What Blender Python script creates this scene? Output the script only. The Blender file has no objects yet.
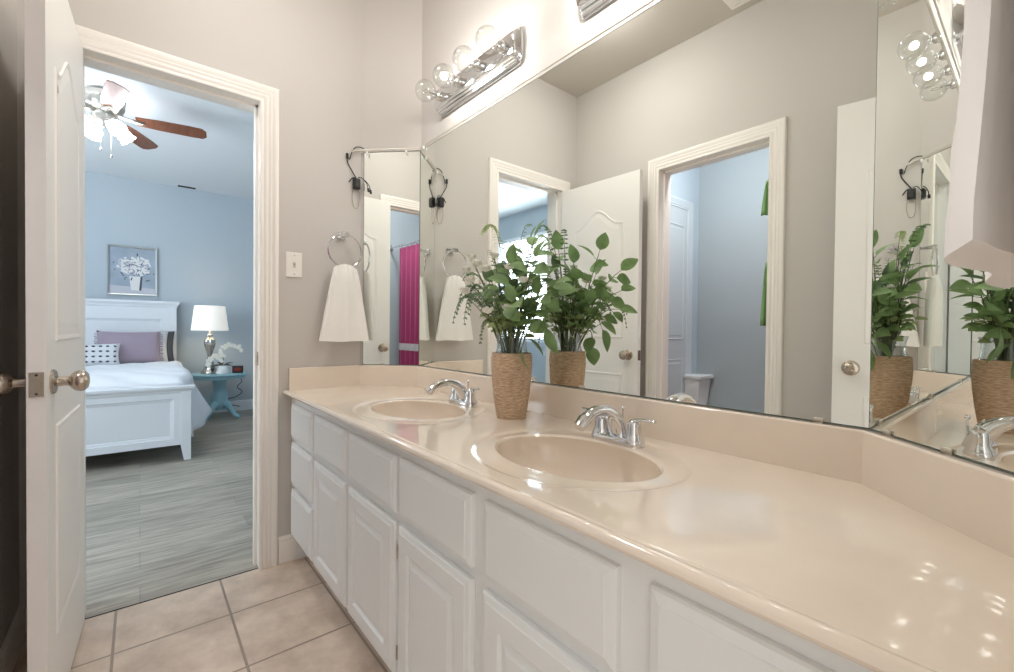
import bpy, bmesh, math, random
from mathutils import Vector, Matrix
SC = bpy.context.scene
PI = math.pi
random.seed(7)
# ------------------------------------------------------------------ camera
CAM_H = 1.0628
fpx, yaw, pit, rol = 445.36, math.radians(39.518), math.radians(.7812), math.radians(.5918)
F0 = Vector((-math.cos(yaw), math.sin(yaw), 0)); RR = Vector((math.sin(yaw), math.cos(yaw), 0)); UU = Vector((0, 0, 1))
FF = F0*math.cos(pit) - UU*math.sin(pit); U2 = UU*math.cos(pit) + F0*math.sin(pit)
cam = bpy.data.cameras.new('camera'); co = bpy.data.objects.new('camera', cam); SC.collection.objects.link(co)
cam.sensor_width = 36; cam.lens = 36*fpx/1014; cam.clip_start = .01; cam.clip_end = 100
cr_, sr_ = math.cos(rol), math.sin(rol)
rx = RR*cr_ + U2*sr_; ux = U2*cr_ - RR*sr_
M = Matrix(((rx.x, ux.x, -FF.x), (rx.y, ux.y, -FF.y), (rx.z, ux.z, -FF.z))).to_4x4()
M.translation = (0, 0, CAM_H); co.matrix_world = M
SC.camera = co
# ------------------------------------------------------------------ world, light, exposure
w = bpy.data.worlds.new('world'); SC.world = w; w.use_nodes = True
bgn = w.node_tree.nodes['Background']
bgn.inputs[0].default_value = (1.0, .985, .97, 1); bgn.inputs[1].default_value = 1.25
def area(name, loc, rot, sx, sy, power, col):
    l = bpy.data.lights.new(name, 'AREA'); l.shape = 'RECTANGLE'; l.size = sx; l.size_y = sy; l.energy = power; l.color = col
    o = bpy.data.objects.new(name, l); o.location = loc; o.rotation_euler = rot; SC.collection.objects.link(o); return o
area('bedroom_daylight_and_fill', (-4.4, -2.2, 1.65), (PI/2, 0, 0), 1.7, 1.5, 84, (.80, .91, 1.0))
area('bedroom_daylight_and_fill', (-2.95, -2.2, 1.65), (PI/2, 0, 0), .8, 1.4, 34, (.80, .91, 1.0))  # extra fill behind the added second window, brightens footboard and floor
SC.view_settings.view_transform = 'Standard'; SC.view_settings.look = 'None'
SC.view_settings.exposure = 0.26; SC.view_settings.gamma = 1; SC.view_settings.use_curve_mapping = False
try:
    cy = SC.cycles; cy.use_denoising = True; cy.max_bounces = 14; cy.diffuse_bounces = 6; cy.glossy_bounces = 8
    cy.transparent_max_bounces = 16; cy.transmission_bounces = 8; cy.sample_clamp_indirect = 6; cy.caustics_reflective = True; cy.caustics_refractive = False
except Exception: pass
BULB = 215.0

# ------------------------------------------------------------------ materials
def lin(c):
    return tuple((x/255/12.92 if x/255 <= .04045 else ((x/255+.055)/1.055)**2.4) for x in c) + (1,)
def mat(name, rgb, rough=.5, metal=0, spec=.5, coat=0, bump=0, bscale=60, var=0, vscale=3, emit=None, estr=0, sheen=0, stretch=(1,1,1)):
    m = bpy.data.materials.new(name); m.use_nodes = True; nt = m.node_tree; b = nt.nodes['Principled BSDF']
    c = lin(rgb); b.inputs['Base Color'].default_value = c; b.inputs['Roughness'].default_value = rough
    b.inputs['Metallic'].default_value = metal; b.inputs['Specular IOR Level'].default_value = spec; b.inputs['Coat Weight'].default_value = coat
    b.inputs['Coat Roughness'].default_value = .035
    if sheen: b.inputs['Sheen Weight'].default_value = sheen
    tc = nt.nodes.new('ShaderNodeTexCoord'); mp = nt.nodes.new('ShaderNodeMapping'); mp.inputs['Scale'].default_value = stretch
    nt.links.new(tc.outputs['Object'], mp.inputs[0])
    if var:
        n = nt.nodes.new('ShaderNodeTexNoise'); n.inputs['Scale'].default_value = vscale; n.inputs['Detail'].default_value = 5
        nt.links.new(mp.outputs[0], n.inputs['Vector'])
        r = nt.nodes.new('ShaderNodeValToRGB'); r.color_ramp.elements[0].position = .3; r.color_ramp.elements[1].position = .7
        r.color_ramp.elements[0].color = tuple(x*(1-var) for x in c[:3]) + (1,)
        r.color_ramp.elements[1].color = tuple(min(1, x*(1+var)) for x in c[:3]) + (1,)
        nt.links.new(n.outputs['Fac'], r.inputs[0]); nt.links.new(r.outputs[0], b.inputs['Base Color'])
    if bump:
        n = nt.nodes.new('ShaderNodeTexNoise'); n.inputs['Scale'].default_value = bscale; n.inputs['Detail'].default_value = 3
        nt.links.new(mp.outputs[0], n.inputs['Vector'])
        bp = nt.nodes.new('ShaderNodeBump'); bp.inputs['Strength'].default_value = bump; bp.inputs['Distance'].default_value = .12/bscale
        nt.links.new(n.outputs['Fac'], bp.inputs['Height']); nt.links.new(bp.outputs[0], b.inputs['Normal'])
    if emit:
        b.inputs['Emission Color'].default_value = lin(emit); b.inputs['Emission Strength'].default_value = estr
    return m
def mirror_mat():
    m = bpy.data.materials.new('mirror_silver'); m.use_nodes = True; b = m.node_tree.nodes['Principled BSDF']
    b.inputs['Base Color'].default_value = (.93, .955, .925, 1); b.inputs['Metallic'].default_value = 1; b.inputs['Roughness'].default_value = 0
    return m
def thin_glass(name, tint=(.97, .98, .97), base=.04, k=.6):
    m = bpy.data.materials.new(name); m.use_nodes = True; nt = m.node_tree; nt.nodes.clear()
    o = nt.nodes.new('ShaderNodeOutputMaterial'); t = nt.nodes.new('ShaderNodeBsdfTransparent'); g = nt.nodes.new('ShaderNodeBsdfGlossy')
    t.inputs[0].default_value = tint + (1,); g.inputs['Roughness'].default_value = .02
    lw = nt.nodes.new('ShaderNodeLayerWeight'); lw.inputs[0].default_value = .35
    mx = nt.nodes.new('ShaderNodeMixShader'); ad = nt.nodes.new('ShaderNodeMath'); ad.operation = 'MULTIPLY_ADD'
    ad.inputs[1].default_value = k; ad.inputs[2].default_value = base
    nt.links.new(lw.outputs['Facing'], ad.inputs[0]); nt.links.new(ad.outputs[0], mx.inputs[0])
    nt.links.new(t.outputs[0], mx.inputs[1]); nt.links.new(g.outputs[0], mx.inputs[2]); nt.links.new(mx.outputs[0], o.inputs[0])
    return m
def emis(name, rgb, s):
    m = bpy.data.materials.new(name); m.use_nodes = True; nt = m.node_tree; nt.nodes.clear()
    o = nt.nodes.new('ShaderNodeOutputMaterial'); e = nt.nodes.new('ShaderNodeEmission'); e.inputs[0].default_value = lin(rgb); e.inputs[1].default_value = s
    nt.links.new(e.outputs[0], o.inputs[0]); return m
def floor_tile():
    m = mat('beige_ceramic_tile', (176, 152, 132), rough=.42); nt = m.node_tree; b = nt.nodes['Principled BSDF']
    tc = nt.nodes.new('ShaderNodeTexCoord'); mp = nt.nodes.new('ShaderNodeMapping'); mp.inputs['Location'].default_value = (1.905, -.26, 0)
    nt.links.new(tc.outputs['Object'], mp.inputs[0])
    br = nt.nodes.new('ShaderNodeTexBrick'); br.offset = 0; br.squash = 1
    br.inputs['Scale'].default_value = 1; br.inputs['Brick Width'].default_value = .329; br.inputs['Row Height'].default_value = .329
    br.inputs['Mortar Size'].default_value = .0045; br.inputs['Mortar Smooth'].default_value = .2; br.inputs['Bias'].default_value = 0
    nt.links.new(mp.outputs[0], br.inputs['Vector'])
    n = nt.nodes.new('ShaderNodeTexNoise'); n.inputs['Scale'].default_value = 7; n.inputs['Detail'].default_value = 8; n.inputs['Roughness'].default_value = .65
    nt.links.new(tc.outputs['Object'], n.inputs['Vector'])
    r = nt.nodes.new('ShaderNodeValToRGB'); r.color_ramp.elements[0].position = .32; r.color_ramp.elements[1].position = .68
    r.color_ramp.elements[0].color = lin((190, 170, 152)); r.color_ramp.elements[1].color = lin((226, 208, 190))
    nt.links.new(n.outputs['Fac'], r.inputs[0]); nt.links.new(r.outputs[0], br.inputs['Color1']); nt.links.new(r.outputs[0], br.inputs['Color2'])
    br.inputs['Mortar'].default_value = lin((158, 140, 124))
    nt.links.new(br.outputs['Color'], b.inputs['Base Color'])
    bp = nt.nodes.new('ShaderNodeBump'); bp.inputs['Strength'].default_value = .5; bp.inputs['Distance'].default_value = .003; bp.invert = True
    nt.links.new(br.outputs['Fac'], bp.inputs['Height']); nt.links.new(bp.outputs[0], b.inputs['Normal'])
    return m
def wood_floor():
    m = mat('grey_wood_plank', (150, 145, 135), rough=.5); nt = m.node_tree; b = nt.nodes['Principled BSDF']
    tc = nt.nodes.new('ShaderNodeTexCoord'); mp = nt.nodes.new('ShaderNodeMapping'); mp.inputs['Rotation'].default_value = (0, 0, PI/2)
    nt.links.new(tc.outputs['Object'], mp.inputs[0])
    br = nt.nodes.new('ShaderNodeTexBrick'); br.offset = .37; br.inputs['Scale'].default_value = 1
    br.inputs['Brick Width'].default_value = 1.22; br.inputs['Row Height'].default_value = .18; br.inputs['Mortar Size'].default_value = .0015; br.inputs['Bias'].default_value = .1
    br.inputs['Color1'].default_value = (1.12, 1.12, 1.12, 1); br.inputs['Color2'].default_value = (.84, .84, .84, 1); br.inputs['Mortar'].default_value = (.68, .68, .68, 1)
    nt.links.new(mp.outputs[0], br.inputs['Vector'])
    m2 = nt.nodes.new('ShaderNodeMapping'); m2.inputs['Scale'].default_value = (16, 1.3, 1); nt.links.new(tc.outputs['Object'], m2.inputs[0])
    n = nt.nodes.new('ShaderNodeTexNoise'); n.inputs['Scale'].default_value = 2.6; n.inputs['Detail'].default_value = 7; n.inputs['Roughness'].default_value = .6; n.inputs['Distortion'].default_value = .5
    nt.links.new(m2.outputs[0], n.inputs['Vector'])
    r = nt.nodes.new('ShaderNodeValToRGB'); r.color_ramp.elements[0].position = .34; r.color_ramp.elements[1].position = .66
    r.color_ramp.elements[0].color = lin((140, 133, 121)); r.color_ramp.elements[1].color = lin((188, 180, 166))
    nt.links.new(n.outputs['Fac'], r.inputs[0])
    mx = nt.nodes.new('ShaderNodeMix'); mx.data_type = 'RGBA'; mx.blend_type = 'MULTIPLY'; mx.inputs['Factor'].default_value = 1
    nt.links.new(r.outputs[0], mx.inputs['A']); nt.links.new(br.outputs['Color'], mx.inputs['B']); nt.links.new(mx.outputs['Result'], b.inputs['Base Color'])
    return m
def jute_mat():
    m = mat('woven_jute', (176, 128, 88), rough=.85, spec=.15); nt = m.node_tree; b = nt.nodes['Principled BSDF']
    tc = nt.nodes.new('ShaderNodeTexCoord'); mp = nt.nodes.new('ShaderNodeMapping'); mp.inputs['Scale'].default_value = (1, 1, 7)
    nt.links.new(tc.outputs['Object'], mp.inputs[0])
    n = nt.nodes.new('ShaderNodeTexNoise'); n.inputs['Scale'].default_value = 62; n.inputs['Detail'].default_value = 4; nt.links.new(mp.outputs[0], n.inputs['Vector'])
    r = nt.nodes.new('ShaderNodeValToRGB'); r.color_ramp.elements[0].position = .3; r.color_ramp.elements[1].position = .72
    r.color_ramp.elements[0].color = lin((168, 136, 108)); r.color_ramp.elements[1].color = lin((226, 200, 172))
    nt.links.new(n.outputs['Fac'], r.inputs[0]); nt.links.new(r.outputs[0], b.inputs['Base Color'])
    bp = nt.nodes.new('ShaderNodeBump'); bp.inputs['Strength'].default_value = .8; bp.inputs['Distance'].default_value = .003
    nt.links.new(n.outputs['Fac'], bp.inputs['Height']); nt.links.new(bp.outputs[0], b.inputs['Normal']); return m

WALL = mat('beige_wall_paint', (200, 195, 189), rough=.75, spec=.2, bump=.05, bscale=150)
CEIL = mat('ceiling_paint', (200, 193, 184), rough=.9, spec=.1, bump=.1, bscale=120)
TRIM = mat('cream_trim_paint', (240, 234, 227), rough=.35, spec=.4)
DOORP = mat('white_door_paint', (238, 235, 230), rough=.4, spec=.4)
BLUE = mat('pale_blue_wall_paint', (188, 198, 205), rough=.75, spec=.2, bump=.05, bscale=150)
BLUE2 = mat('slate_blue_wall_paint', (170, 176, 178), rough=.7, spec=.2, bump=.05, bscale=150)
BCEIL = mat('bedroom_ceiling_paint', (226, 230, 232), rough=.9, spec=.1, bump=.1, bscale=120)
CABP = mat('white_cabinet_paint', (234, 235, 234), rough=.38, spec=.4)
COUNTER = mat('cultured_marble', (236, 222, 206), rough=.09, spec=.5, coat=.6, var=.025, vscale=9)
BOWL = mat('sink_bowl_marble', (228, 212, 195), rough=.12, spec=.5, coat=.3)
MIR = mirror_mat()
MEDGE = mat('mirror_edge', (96, 110, 100), rough=.3)
CHROME = mat('chrome', (225, 226, 228), rough=.07, metal=1)
NICKEL = mat('satin_nickel', (188, 176, 162), rough=.24, metal=1)
BNICK = mat('brushed_nickel_fan', (196, 190, 180), rough=.28, metal=1)
GLASS = thin_glass('clear_glass'); VGLASS = thin_glass('vase_glass', (.95, .97, .975), .02, .4)
def translucent(m, f=.35):
    nt = m.node_tree; b = nt.nodes['Principled BSDF']; o = nt.nodes['Material Output']; t = nt.nodes.new('ShaderNodeBsdfTranslucent'); mx = nt.nodes.new('ShaderNodeMixShader'); mx.inputs[0].default_value = f
    src = b.inputs['Base Color'].links
    if src: nt.links.new(src[0].from_socket, t.inputs[0])
    else: t.inputs[0].default_value = b.inputs['Base Color'].default_value
    nt.links.new(b.outputs[0], mx.inputs[1]); nt.links.new(t.outputs[0], mx.inputs[2]); nt.links.new(mx.outputs[0], o.inputs[0]); return m
JUTE = jute_mat()
TOWEL = mat('white_terry', (240, 237, 232), rough=.95, spec=.1, bump=.6, bscale=420, sheen=.3)
PTOWEL = mat('blush_white_terry', (250, 246, 244), rough=.95, spec=.1, bump=.6, bscale=420, sheen=.3)
PLASTIC = mat('white_plastic', (235, 231, 224), rough=.35)
BLACKP = mat('black_plastic', (30, 30, 30), rough=.45)
WIREM = mat('clear_wire', (215, 208, 196), rough=.25, spec=.6)
LEAF = mat('broad_leaf_green', (132, 160, 106), rough=.5, spec=.4, var=.28, vscale=22)
LEAF2 = mat('dark_fern_green', (104, 128, 92), rough=.5, spec=.4, var=.3, vscale=30)
LEAF3 = mat('yellow_green_leaf', (168, 184, 126), rough=.5, spec=.4, var=.2, vscale=30)
for m_ in (LEAF, LEAF2, LEAF3): translucent(m_)
STEM = mat('green_stem', (92, 104, 62), rough=.5)
PETAL = mat('cream_petal', (244, 242, 232), rough=.6, spec=.3, sheen=.3)
WHITEW = mat('white_painted_wood', (238, 241, 245), rough=.35, spec=.4)
DUVET = mat('white_duvet_cotton', (238, 240, 244), rough=.9, spec=.1, bump=.35, bscale=40)
PURPLE = mat('mauve_velvet', (168, 152, 166), rough=.85, spec=.2, bump=.25, bscale=60, sheen=.5)
GREYF = mat('charcoal_fabric', (92, 96, 102), rough=.9, spec=.1)
WHITEF = mat('white_pillow_cotton', (232, 233, 236), rough=.9, spec=.1, bump=.2, bscale=60)
DOTF = mat('grey_dot_fabric', (84, 90, 104), rough=.9, spec=.1)
TEAL = mat('turquoise_painted_wood', (150, 192, 204), rough=.4, spec=.4, var=.06, vscale=12)
SHADE = mat('white_linen_shade', (244, 242, 236), rough=.8, spec=.1, emit=(255, 246, 232), estr=.35)
MERC = mat('silver_mercury_glass', (186, 184, 178), rough=.16, metal=1, bump=.4, bscale=70)
POT = mat('white_ceramic_pot', (236, 236, 234), rough=.25)
BLADE = mat('brown_walnut_blade', (120, 72, 48), rough=.35, var=.2, vscale=10, stretch=(1, 8, 1))
FROST = mat('lit_frosted_glass', (255, 252, 244), rough=.3, emit=(240, 246, 255), estr=20.0)
MAGENTA = mat('magenta_curtain_satin', (152, 32, 88), rough=.32, spec=.6, sheen=.3)
SILVERF = mat('silver_band_fabric', (190, 186, 188), rough=.5)
GREENF = mat('bright_green_towel', (122, 158, 104), rough=.9, spec=.1)
TILE = floor_tile(); WOOD = wood_floor()
DARK = mat('dark_gap', (44, 40, 36), rough=.8)
SLAT = mat('white_blind_slat', (240, 242, 244), rough=.5)
SKYP = emis('bright_sky_glow', (226, 240, 255), 3.2)
FILA = emis('glowing_filament', (255, 251, 247), BULB)
FILAOFF = mat('unlit_filament', (120, 110, 100), rough=.4, metal=.8)
PGREY = mat('canvas_grey_blue', (164, 176, 190), rough=.7, var=.12, vscale=6)
PWHITE = mat('canvas_white_paint', (232, 230, 228), rough=.7)
PDARK = mat('canvas_dark_paint', (74, 78, 84), rough=.7)
PPINK = mat('canvas_blush_paint', (200, 200, 206), rough=.7)
SILVER = mat('silver_frame', (196, 198, 196), rough=.3, metal=.8)
REDLED = mat('dim_clock_display', (40, 14, 14), rough=.3, emit=(160, 40, 30), estr=.25)

# ------------------------------------------------------------------ mesh helpers
class MB:
    def __init__(s): s.v = []; s.f = []; s.m = []
    def add(s, vs, fs, mi=0):
        o = len(s.v); s.v += [tuple(v) for v in vs]; s.f += [tuple(i+o for i in f) for f in fs]; s.m += [mi]*len(fs); return s
    def box(s, x0, x1, y0, y1, z0, z1, mi=0):
        vs = [(x, y, z) for z in (z0, z1) for y in (y0, y1) for x in (x0, x1)]
        return s.add(vs, [(0, 2, 3, 1), (4, 5, 7, 6), (0, 1, 5, 4), (2, 6, 7, 3), (0, 4, 6, 2), (1, 3, 7, 5)], mi)
    def xf(s, fn): s.v = [tuple(fn(Vector(v))) for v in s.v]; return s
    def tube(s, pts, rad, n=12, cap=True, mi=0, sq=1.0, side=None):
        pts = [Vector(p) for p in pts]; k = len(pts)
        if not hasattr(rad, '__len__'): rad = [rad]*k
        up = Vector(side) if side else None; vs = []
        for i, p in enumerate(pts):
            t = (pts[min(i+1, k-1)] - pts[max(i-1, 0)]).normalized()
            if up is None: up = Vector((0, 0, 1)) if abs(t.z) < .9 else Vector((1, 0, 0))
            a = up - t*up.dot(t)
            if a.length < 1e-6: a = t.orthogonal()
            a.normalize(); b = t.cross(a); up = a
            for j in range(n):
                th = 2*PI*j/n; vs.append(p + a*math.cos(th)*rad[i]*sq + b*math.sin(th)*rad[i])
        fs = [(i*n+j, i*n+(j+1) % n, (i+1)*n+(j+1) % n, (i+1)*n+j) for i in range(k-1) for j in range(n)]
        if cap: fs += [tuple(reversed(range(n))), tuple((k-1)*n+j for j in range(n))]
        return s.add(vs, fs, mi)
    def lathe(s, prof, n=32, c=(0, 0, 0), sx=1, sy=1, mi=0, cap=True, flute=None):
        vs = []
        for (r, z) in prof:
            for j in range(n):
                th = 2*PI*j/n; q = r*(1 + (flute[0]*math.cos(flute[1]*th) if flute else 0))
                vs.append((c[0]+q*math.cos(th)*sx, c[1]+q*math.sin(th)*sy, c[2]+z))
        k = len(prof)
        fs = [(i*n+j, i*n+(j+1) % n, (i+1)*n+(j+1) % n, (i+1)*n+j) for i in range(k-1) for j in range(n)]
        if cap:
            if prof[0][0] > 1e-5: fs.append(tuple(reversed(range(n))))
            if prof[-1][0] > 1e-5: fs.append(tuple((k-1)*n+j for j in range(n)))
        return s.add(vs, fs, mi)
    def prism(s, poly, z0, z1, mi=0):
        n = len(poly); vs = [(x, y, z0) for x, y in poly] + [(x, y, z1) for x, y in poly]
        return s.add(vs, [tuple(reversed(range(n))), tuple(range(n, 2*n))] + [(i, (i+1) % n, (i+1) % n+n, i+n) for i in range(n)], mi)
    def loops(s, L, closed=True, cap0=False, cap1=False, mi=0):
        n = len(L[0]); vs = [p for l in L for p in l]
        r = range(n) if closed else range(n-1)
        fs = [(i*n+j, i*n+(j+1) % n, (i+1)*n+(j+1) % n, (i+1)*n+j) for i in range(len(L)-1) for j in r]
        if cap0: fs.append(tuple(reversed(range(n))))
        if cap1: fs.append(tuple((len(L)-1)*n+j for j in range(n)))
        return s.add(vs, fs, mi)
    def grid(s, fn, nu, nv, mi=0, closed_u=False):
        vs = [fn(i/nu, j/nv) for j in range(nv+1) for i in range(nu+1)]
        return s.add(vs, [(j*(nu+1)+i, j*(nu+1)+i+1, (j+1)*(nu+1)+i+1, (j+1)*(nu+1)+i) for j in range(nv) for i in range(nu)], mi)
    def sphere(s, c, r, n=16, sz=1, mi=0):
        k = n//2; prof = [(max(r*math.sin(PI*i/k), 1e-5), -r*sz*math.cos(PI*i/k)) for i in range(k+1)]
        return s.lathe(prof, n, c, cap=False, mi=mi)
def build(name, mb, mats, parent=None, smooth=True, bevel=0, ang=35, loc=None, rotz=0, merge=True, subsurf=0, orient=None):
    me = bpy.data.meshes.new(name); me.from_pydata(mb.v, [], mb.f)
    mats = mats if isinstance(mats, (list, tuple)) else [mats]
    for m in mats: me.materials.append(m)
    me.polygons.foreach_set('material_index', mb.m)
    bm = bmesh.new(); bm.from_mesh(me)
    if merge: bmesh.ops.remove_doubles(bm, verts=bm.verts, dist=1e-5)
    bmesh.ops.recalc_face_normals(bm, faces=bm.faces)
    if orient:
        bm.normal_update(); d_ = Vector(orient)
        for f in bm.faces:
            if f.normal.dot(d_) < 0: f.normal_flip()
    for f in bm.faces: f.smooth = smooth
    if smooth:
        for e in bm.edges:
            if len(e.link_faces) == 2 and e.calc_face_angle(0) > math.radians(ang): e.smooth = False
    bm.to_mesh(me); bm.free(); me.update()
    o = bpy.data.objects.new(name, me); SC.collection.objects.link(o)
    if parent: o.parent = parent
    if loc: o.location = loc
    if rotz: o.rotation_euler = (0, 0, rotz)
    if bevel:
        b = o.modifiers.new('bevel', 'BEVEL'); b.width = bevel; b.segments = 2; b.limit_method = 'ANGLE'; b.angle_limit = math.radians(40)
    if subsurf:
        d = o.modifiers.new('sub', 'SUBSURF'); d.levels = subsurf; d.render_levels = subsurf
    return o
def tag(o, label, cat, group=None):
    o['label'] = label; o['category'] = cat
    if group: o['group'] = group
    return o
def thing(name, label, cat, loc=(0, 0, 0), rotz=0, group=None):
    o = bpy.data.objects.new(name, None); o.empty_display_size = .05; SC.collection.objects.link(o)
    o.location = loc; o.rotation_euler = (0, 0, rotz); return tag(o, label, cat, group)
def struct(name, mb, m, parent=None, label=None, **k):
    o = build(name, mb, m, parent, **k)
    if not parent: o['kind'] = 'structure'
    if label: o['label'] = label
    return o
def empty_struct(name, loc, rotz, label=None):
    o = bpy.data.objects.new(name, None); o.empty_display_size = .05; SC.collection.objects.link(o); o.location = loc; o.rotation_euler = (0, 0, rotz)
    o['kind'] = 'structure'
    if label: o['label'] = label
    return o
def bez(p0, p1, p2, p3, n=12):
    P = [Vector(p) for p in (p0, p1, p2, p3)]; out = []
    for i in range(n+1):
        t = i/n; out.append(P[0]*(1-t)**3 + P[1]*3*t*(1-t)**2 + P[2]*3*t*t*(1-t) + P[3]*t**3)
    return out
def catmull(pts, n=6):
    P = [Vector(p) for p in pts]; P = [P[0]*2-P[1]] + P + [P[-1]*2-P[-2]]; out = []
    for i in range(1, len(P)-2):
        for k in range(n):
            t = k/n; a, b, c, d = P[i-1:i+3]
            out.append(.5*((2*b) + (c-a)*t + (2*a-5*b+4*c-d)*t*t + (3*b-a-3*c+d)*t**3))
    out.append(P[-2]); return out

# ------------------------------------------------------------------ the rooms
DW, W_, H_ = -2.1875, 1.0658, 2.744
AY = .850; BX = -1.9665; CX = -.2087; RX = .016; DY = .8411     # wall corners of the mirror bay
OY = -.3136                                                     # wall opposite the vanity
DOY0, DOY1, DH = -.165, .403, 2.04                              # bedroom doorway
T0, T1 = -1.511, -.898                                          # toilet room doorway
TH = .115
mb = MB(); mb.box(DW-TH, DW, OY-TH, DOY0-.018, 0, H_); mb.box(DW-TH, DW, DOY1+.018, W_+TH, 0, H_); mb.box(DW-TH, DW, DOY0-.018, DOY1+.018, DH+.018, H_)
struct('wall_left', mb, WALL, smooth=False)
mb = MB(); mb.prism([(DW, AY), (BX, W_), (BX, W_+TH), (DW, W_+TH)], 0, H_); struct('wall_left_corner', mb, WALL, smooth=False)
mb = MB(); mb.box(BX, CX, W_, W_+TH, 0, H_); struct('wall_back', mb, WALL, smooth=False)
mb = MB(); mb.prism([(CX, W_), (RX, DY), (RX, W_+TH), (CX, W_+TH)], 0, H_); struct('wall_right_corner', mb, WALL, smooth=False)
mb = MB(); mb.box(RX, RX+TH, .36, W_+TH, 0, H_); mb.box(RX, RX+TH, OY-TH, OY+.03, 0, H_); mb.box(RX, RX+TH, OY+.03, .36, DH+.02, H_)
struct('wall_right', mb, WALL, smooth=False)
mb = MB(); mb.box(DW-.0, T0-.018, OY-TH, OY, 0, H_); mb.box(T1+.018, RX, OY-TH, OY, 0, H_); mb.box(T0-.018, T1+.018, OY-TH, OY, DH+.018, H_)
struct('wall_front', mb, WALL, smooth=False)
mb = MB(); mb.box(DW-TH, RX+TH, OY-TH, W_+TH, H_, H_+.08); struct('ceiling', mb, CEIL, smooth=False)
mb = MB(); mb.box(DW-.008, 1.2, -1.60, W_+TH, -.05, 0); struct('floor', mb, TILE, smooth=False)
# bedroom shell
BXF, BY0, BY1, BH = -6.55, -1.993, 2.2, 2.71
WX0, WX1, WZ0, WZ1 = -5.25, -3.55, .9, 2.375
mb = MB(); mb.box(BXF, DW-.0085, BY0, BY1, -.05, -.001); struct('floor_bedroom', mb, WOOD, smooth=False)
mb = MB(); mb.box(BXF-.1, BXF, BY0-.1, BY1+.1, 0, BH); struct('wall_bedroom_far', mb, BLUE, smooth=False)
mb = MB(); mb.box(BXF, WX0, BY0-.1, BY0, 0, BH); mb.box(WX1, -3.35, BY0-.1, BY0, 0, BH); mb.box(-2.55, DW-TH-.01, BY0-.1, BY0, 0, BH); mb.box(-3.35, -2.55, BY0-.1, BY0, 0, WZ0); mb.box(-3.35, -2.55, BY0-.1, BY0, WZ1, BH); mb.box(WX0, WX1, BY0-.1, BY0, 0, WZ0); mb.box(WX0, WX1, BY0-.1, BY0, WZ1, BH)
struct('wall_bedroom_front', mb, BLUE, smooth=False)
mb = MB(); mb.box(BXF, DW-TH, BY1, BY1+.1, 0, BH)
struct('wall_bedroom_back', mb, BLUE, smooth=False)
mb = MB(); mb.box(DW-TH-.012, DW-TH, BY0-.1, DOY0-.018, 0, BH); mb.box(DW-TH-.012, DW-TH, DOY1+.018, BY1+.1, 0, BH); mb.box(DW-TH-.012, DW-TH, DOY0-.018, DOY1+.018, DH+.018, BH)
struct('wall_bedroom_near', mb, BLUE, smooth=False)
mb = MB(); mb.box(BXF-.1, DW-TH, BY0-.1, BY1+.1, BH, BH+.08); struct('ceiling_bedroom', mb, BCEIL, smooth=False)
# toilet room shell
TX0, TY0, TX1, TZ = -1.85, -1.45, -.20, 2.60
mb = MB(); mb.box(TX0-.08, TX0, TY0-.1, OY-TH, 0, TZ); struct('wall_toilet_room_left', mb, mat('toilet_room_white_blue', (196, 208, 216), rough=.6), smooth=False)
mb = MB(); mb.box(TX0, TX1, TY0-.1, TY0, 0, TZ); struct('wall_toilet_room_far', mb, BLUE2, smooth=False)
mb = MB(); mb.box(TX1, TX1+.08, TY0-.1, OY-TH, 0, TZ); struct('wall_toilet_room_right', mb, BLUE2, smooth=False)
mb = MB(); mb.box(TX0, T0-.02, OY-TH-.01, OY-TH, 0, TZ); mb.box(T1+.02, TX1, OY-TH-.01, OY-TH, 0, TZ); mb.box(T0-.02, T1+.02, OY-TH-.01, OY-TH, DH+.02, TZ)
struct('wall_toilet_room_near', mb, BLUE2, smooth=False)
mb = MB(); mb.box(TX0-.08, TX1+.08, TY0-.1, OY-TH, TZ, TZ+.06); struct('ceiling_toilet_room', mb, BCEIL, smooth=False)

# casings: profile swept round an opening. u = along wall, n = out of the wall
PROF = [(0, 0), (0, .010), (.004, .013), (.010, .013), (.014, .009), (.018, .012), (.024, .015), (.030, .012), (.034, .012), (.040, .016), (.046, .012), (.050, .013), (.056, .018), (.064, .019), (.070, .018), (.074, .012), (.076, 0)]
def casing(name, u0, u1, H, place, m=TRIM, cl0=.076, cl1=.076):
    mb = MB(); L = []
    for d, t in PROF:
        a, c = min(d, cl0), min(d, cl1)
        L.append([place(u0-a, t, 0.0), place(u0-a, t, H+d), place(u1+c, t, H+d), place(u1+c, t, 0.0)])
    mb.loops(L, closed=False); return struct(name, mb, m, ang=50)
def jamb(name, u0, u1, H, place, th, m=TRIM):
    mb = MB()
    def bx(a, b, n0, n1, z0, z1):
        vs = [place(x, y, z) for z in (z0, z1) for y in (n0, n1) for x in (a, b)]
        mb.add(vs, [(0, 2, 3, 1), (4, 5, 7, 6), (0, 1, 5, 4), (2, 6, 7, 3), (0, 4, 6, 2), (1, 3, 7, 5)])
    bx(u0-.0175, u0, -th-.001, .001, 0, H+.0175); bx(u1, u1+.0175, -th-.001, .001, 0, H+.0175); bx(u0, u1, -th-.001, .001, H, H+.0175)
    bx(u0, u0+.010, -.075, -.042, 0, H); bx(u1-.010, u1, -.075, -.042, 0, H); bx(u0, u1, -.075, -.042, H-.010, H)
    return struct(name, mb, m, smooth=False)
pl = lambda u, n, z: (DW+n, u, z)
casing('trim_1', DOY0, DOY1, DH, pl, cl0=.070); tj = jamb('trim_2', DOY0, DOY1, DH, pl, TH+.013)
mb = MB(); mb.box(DW-.045, DW-.018, DOY1-.0025, DOY1+.001, .895, .955); mb.box(DW-.040, DW-.024, DOY1-.0035, DOY1, .912, .938)
build('strike_plate', mb, NICKEL, tj, smooth=False)
po = lambda u, n, z: (u, OY+n, z)
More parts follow.
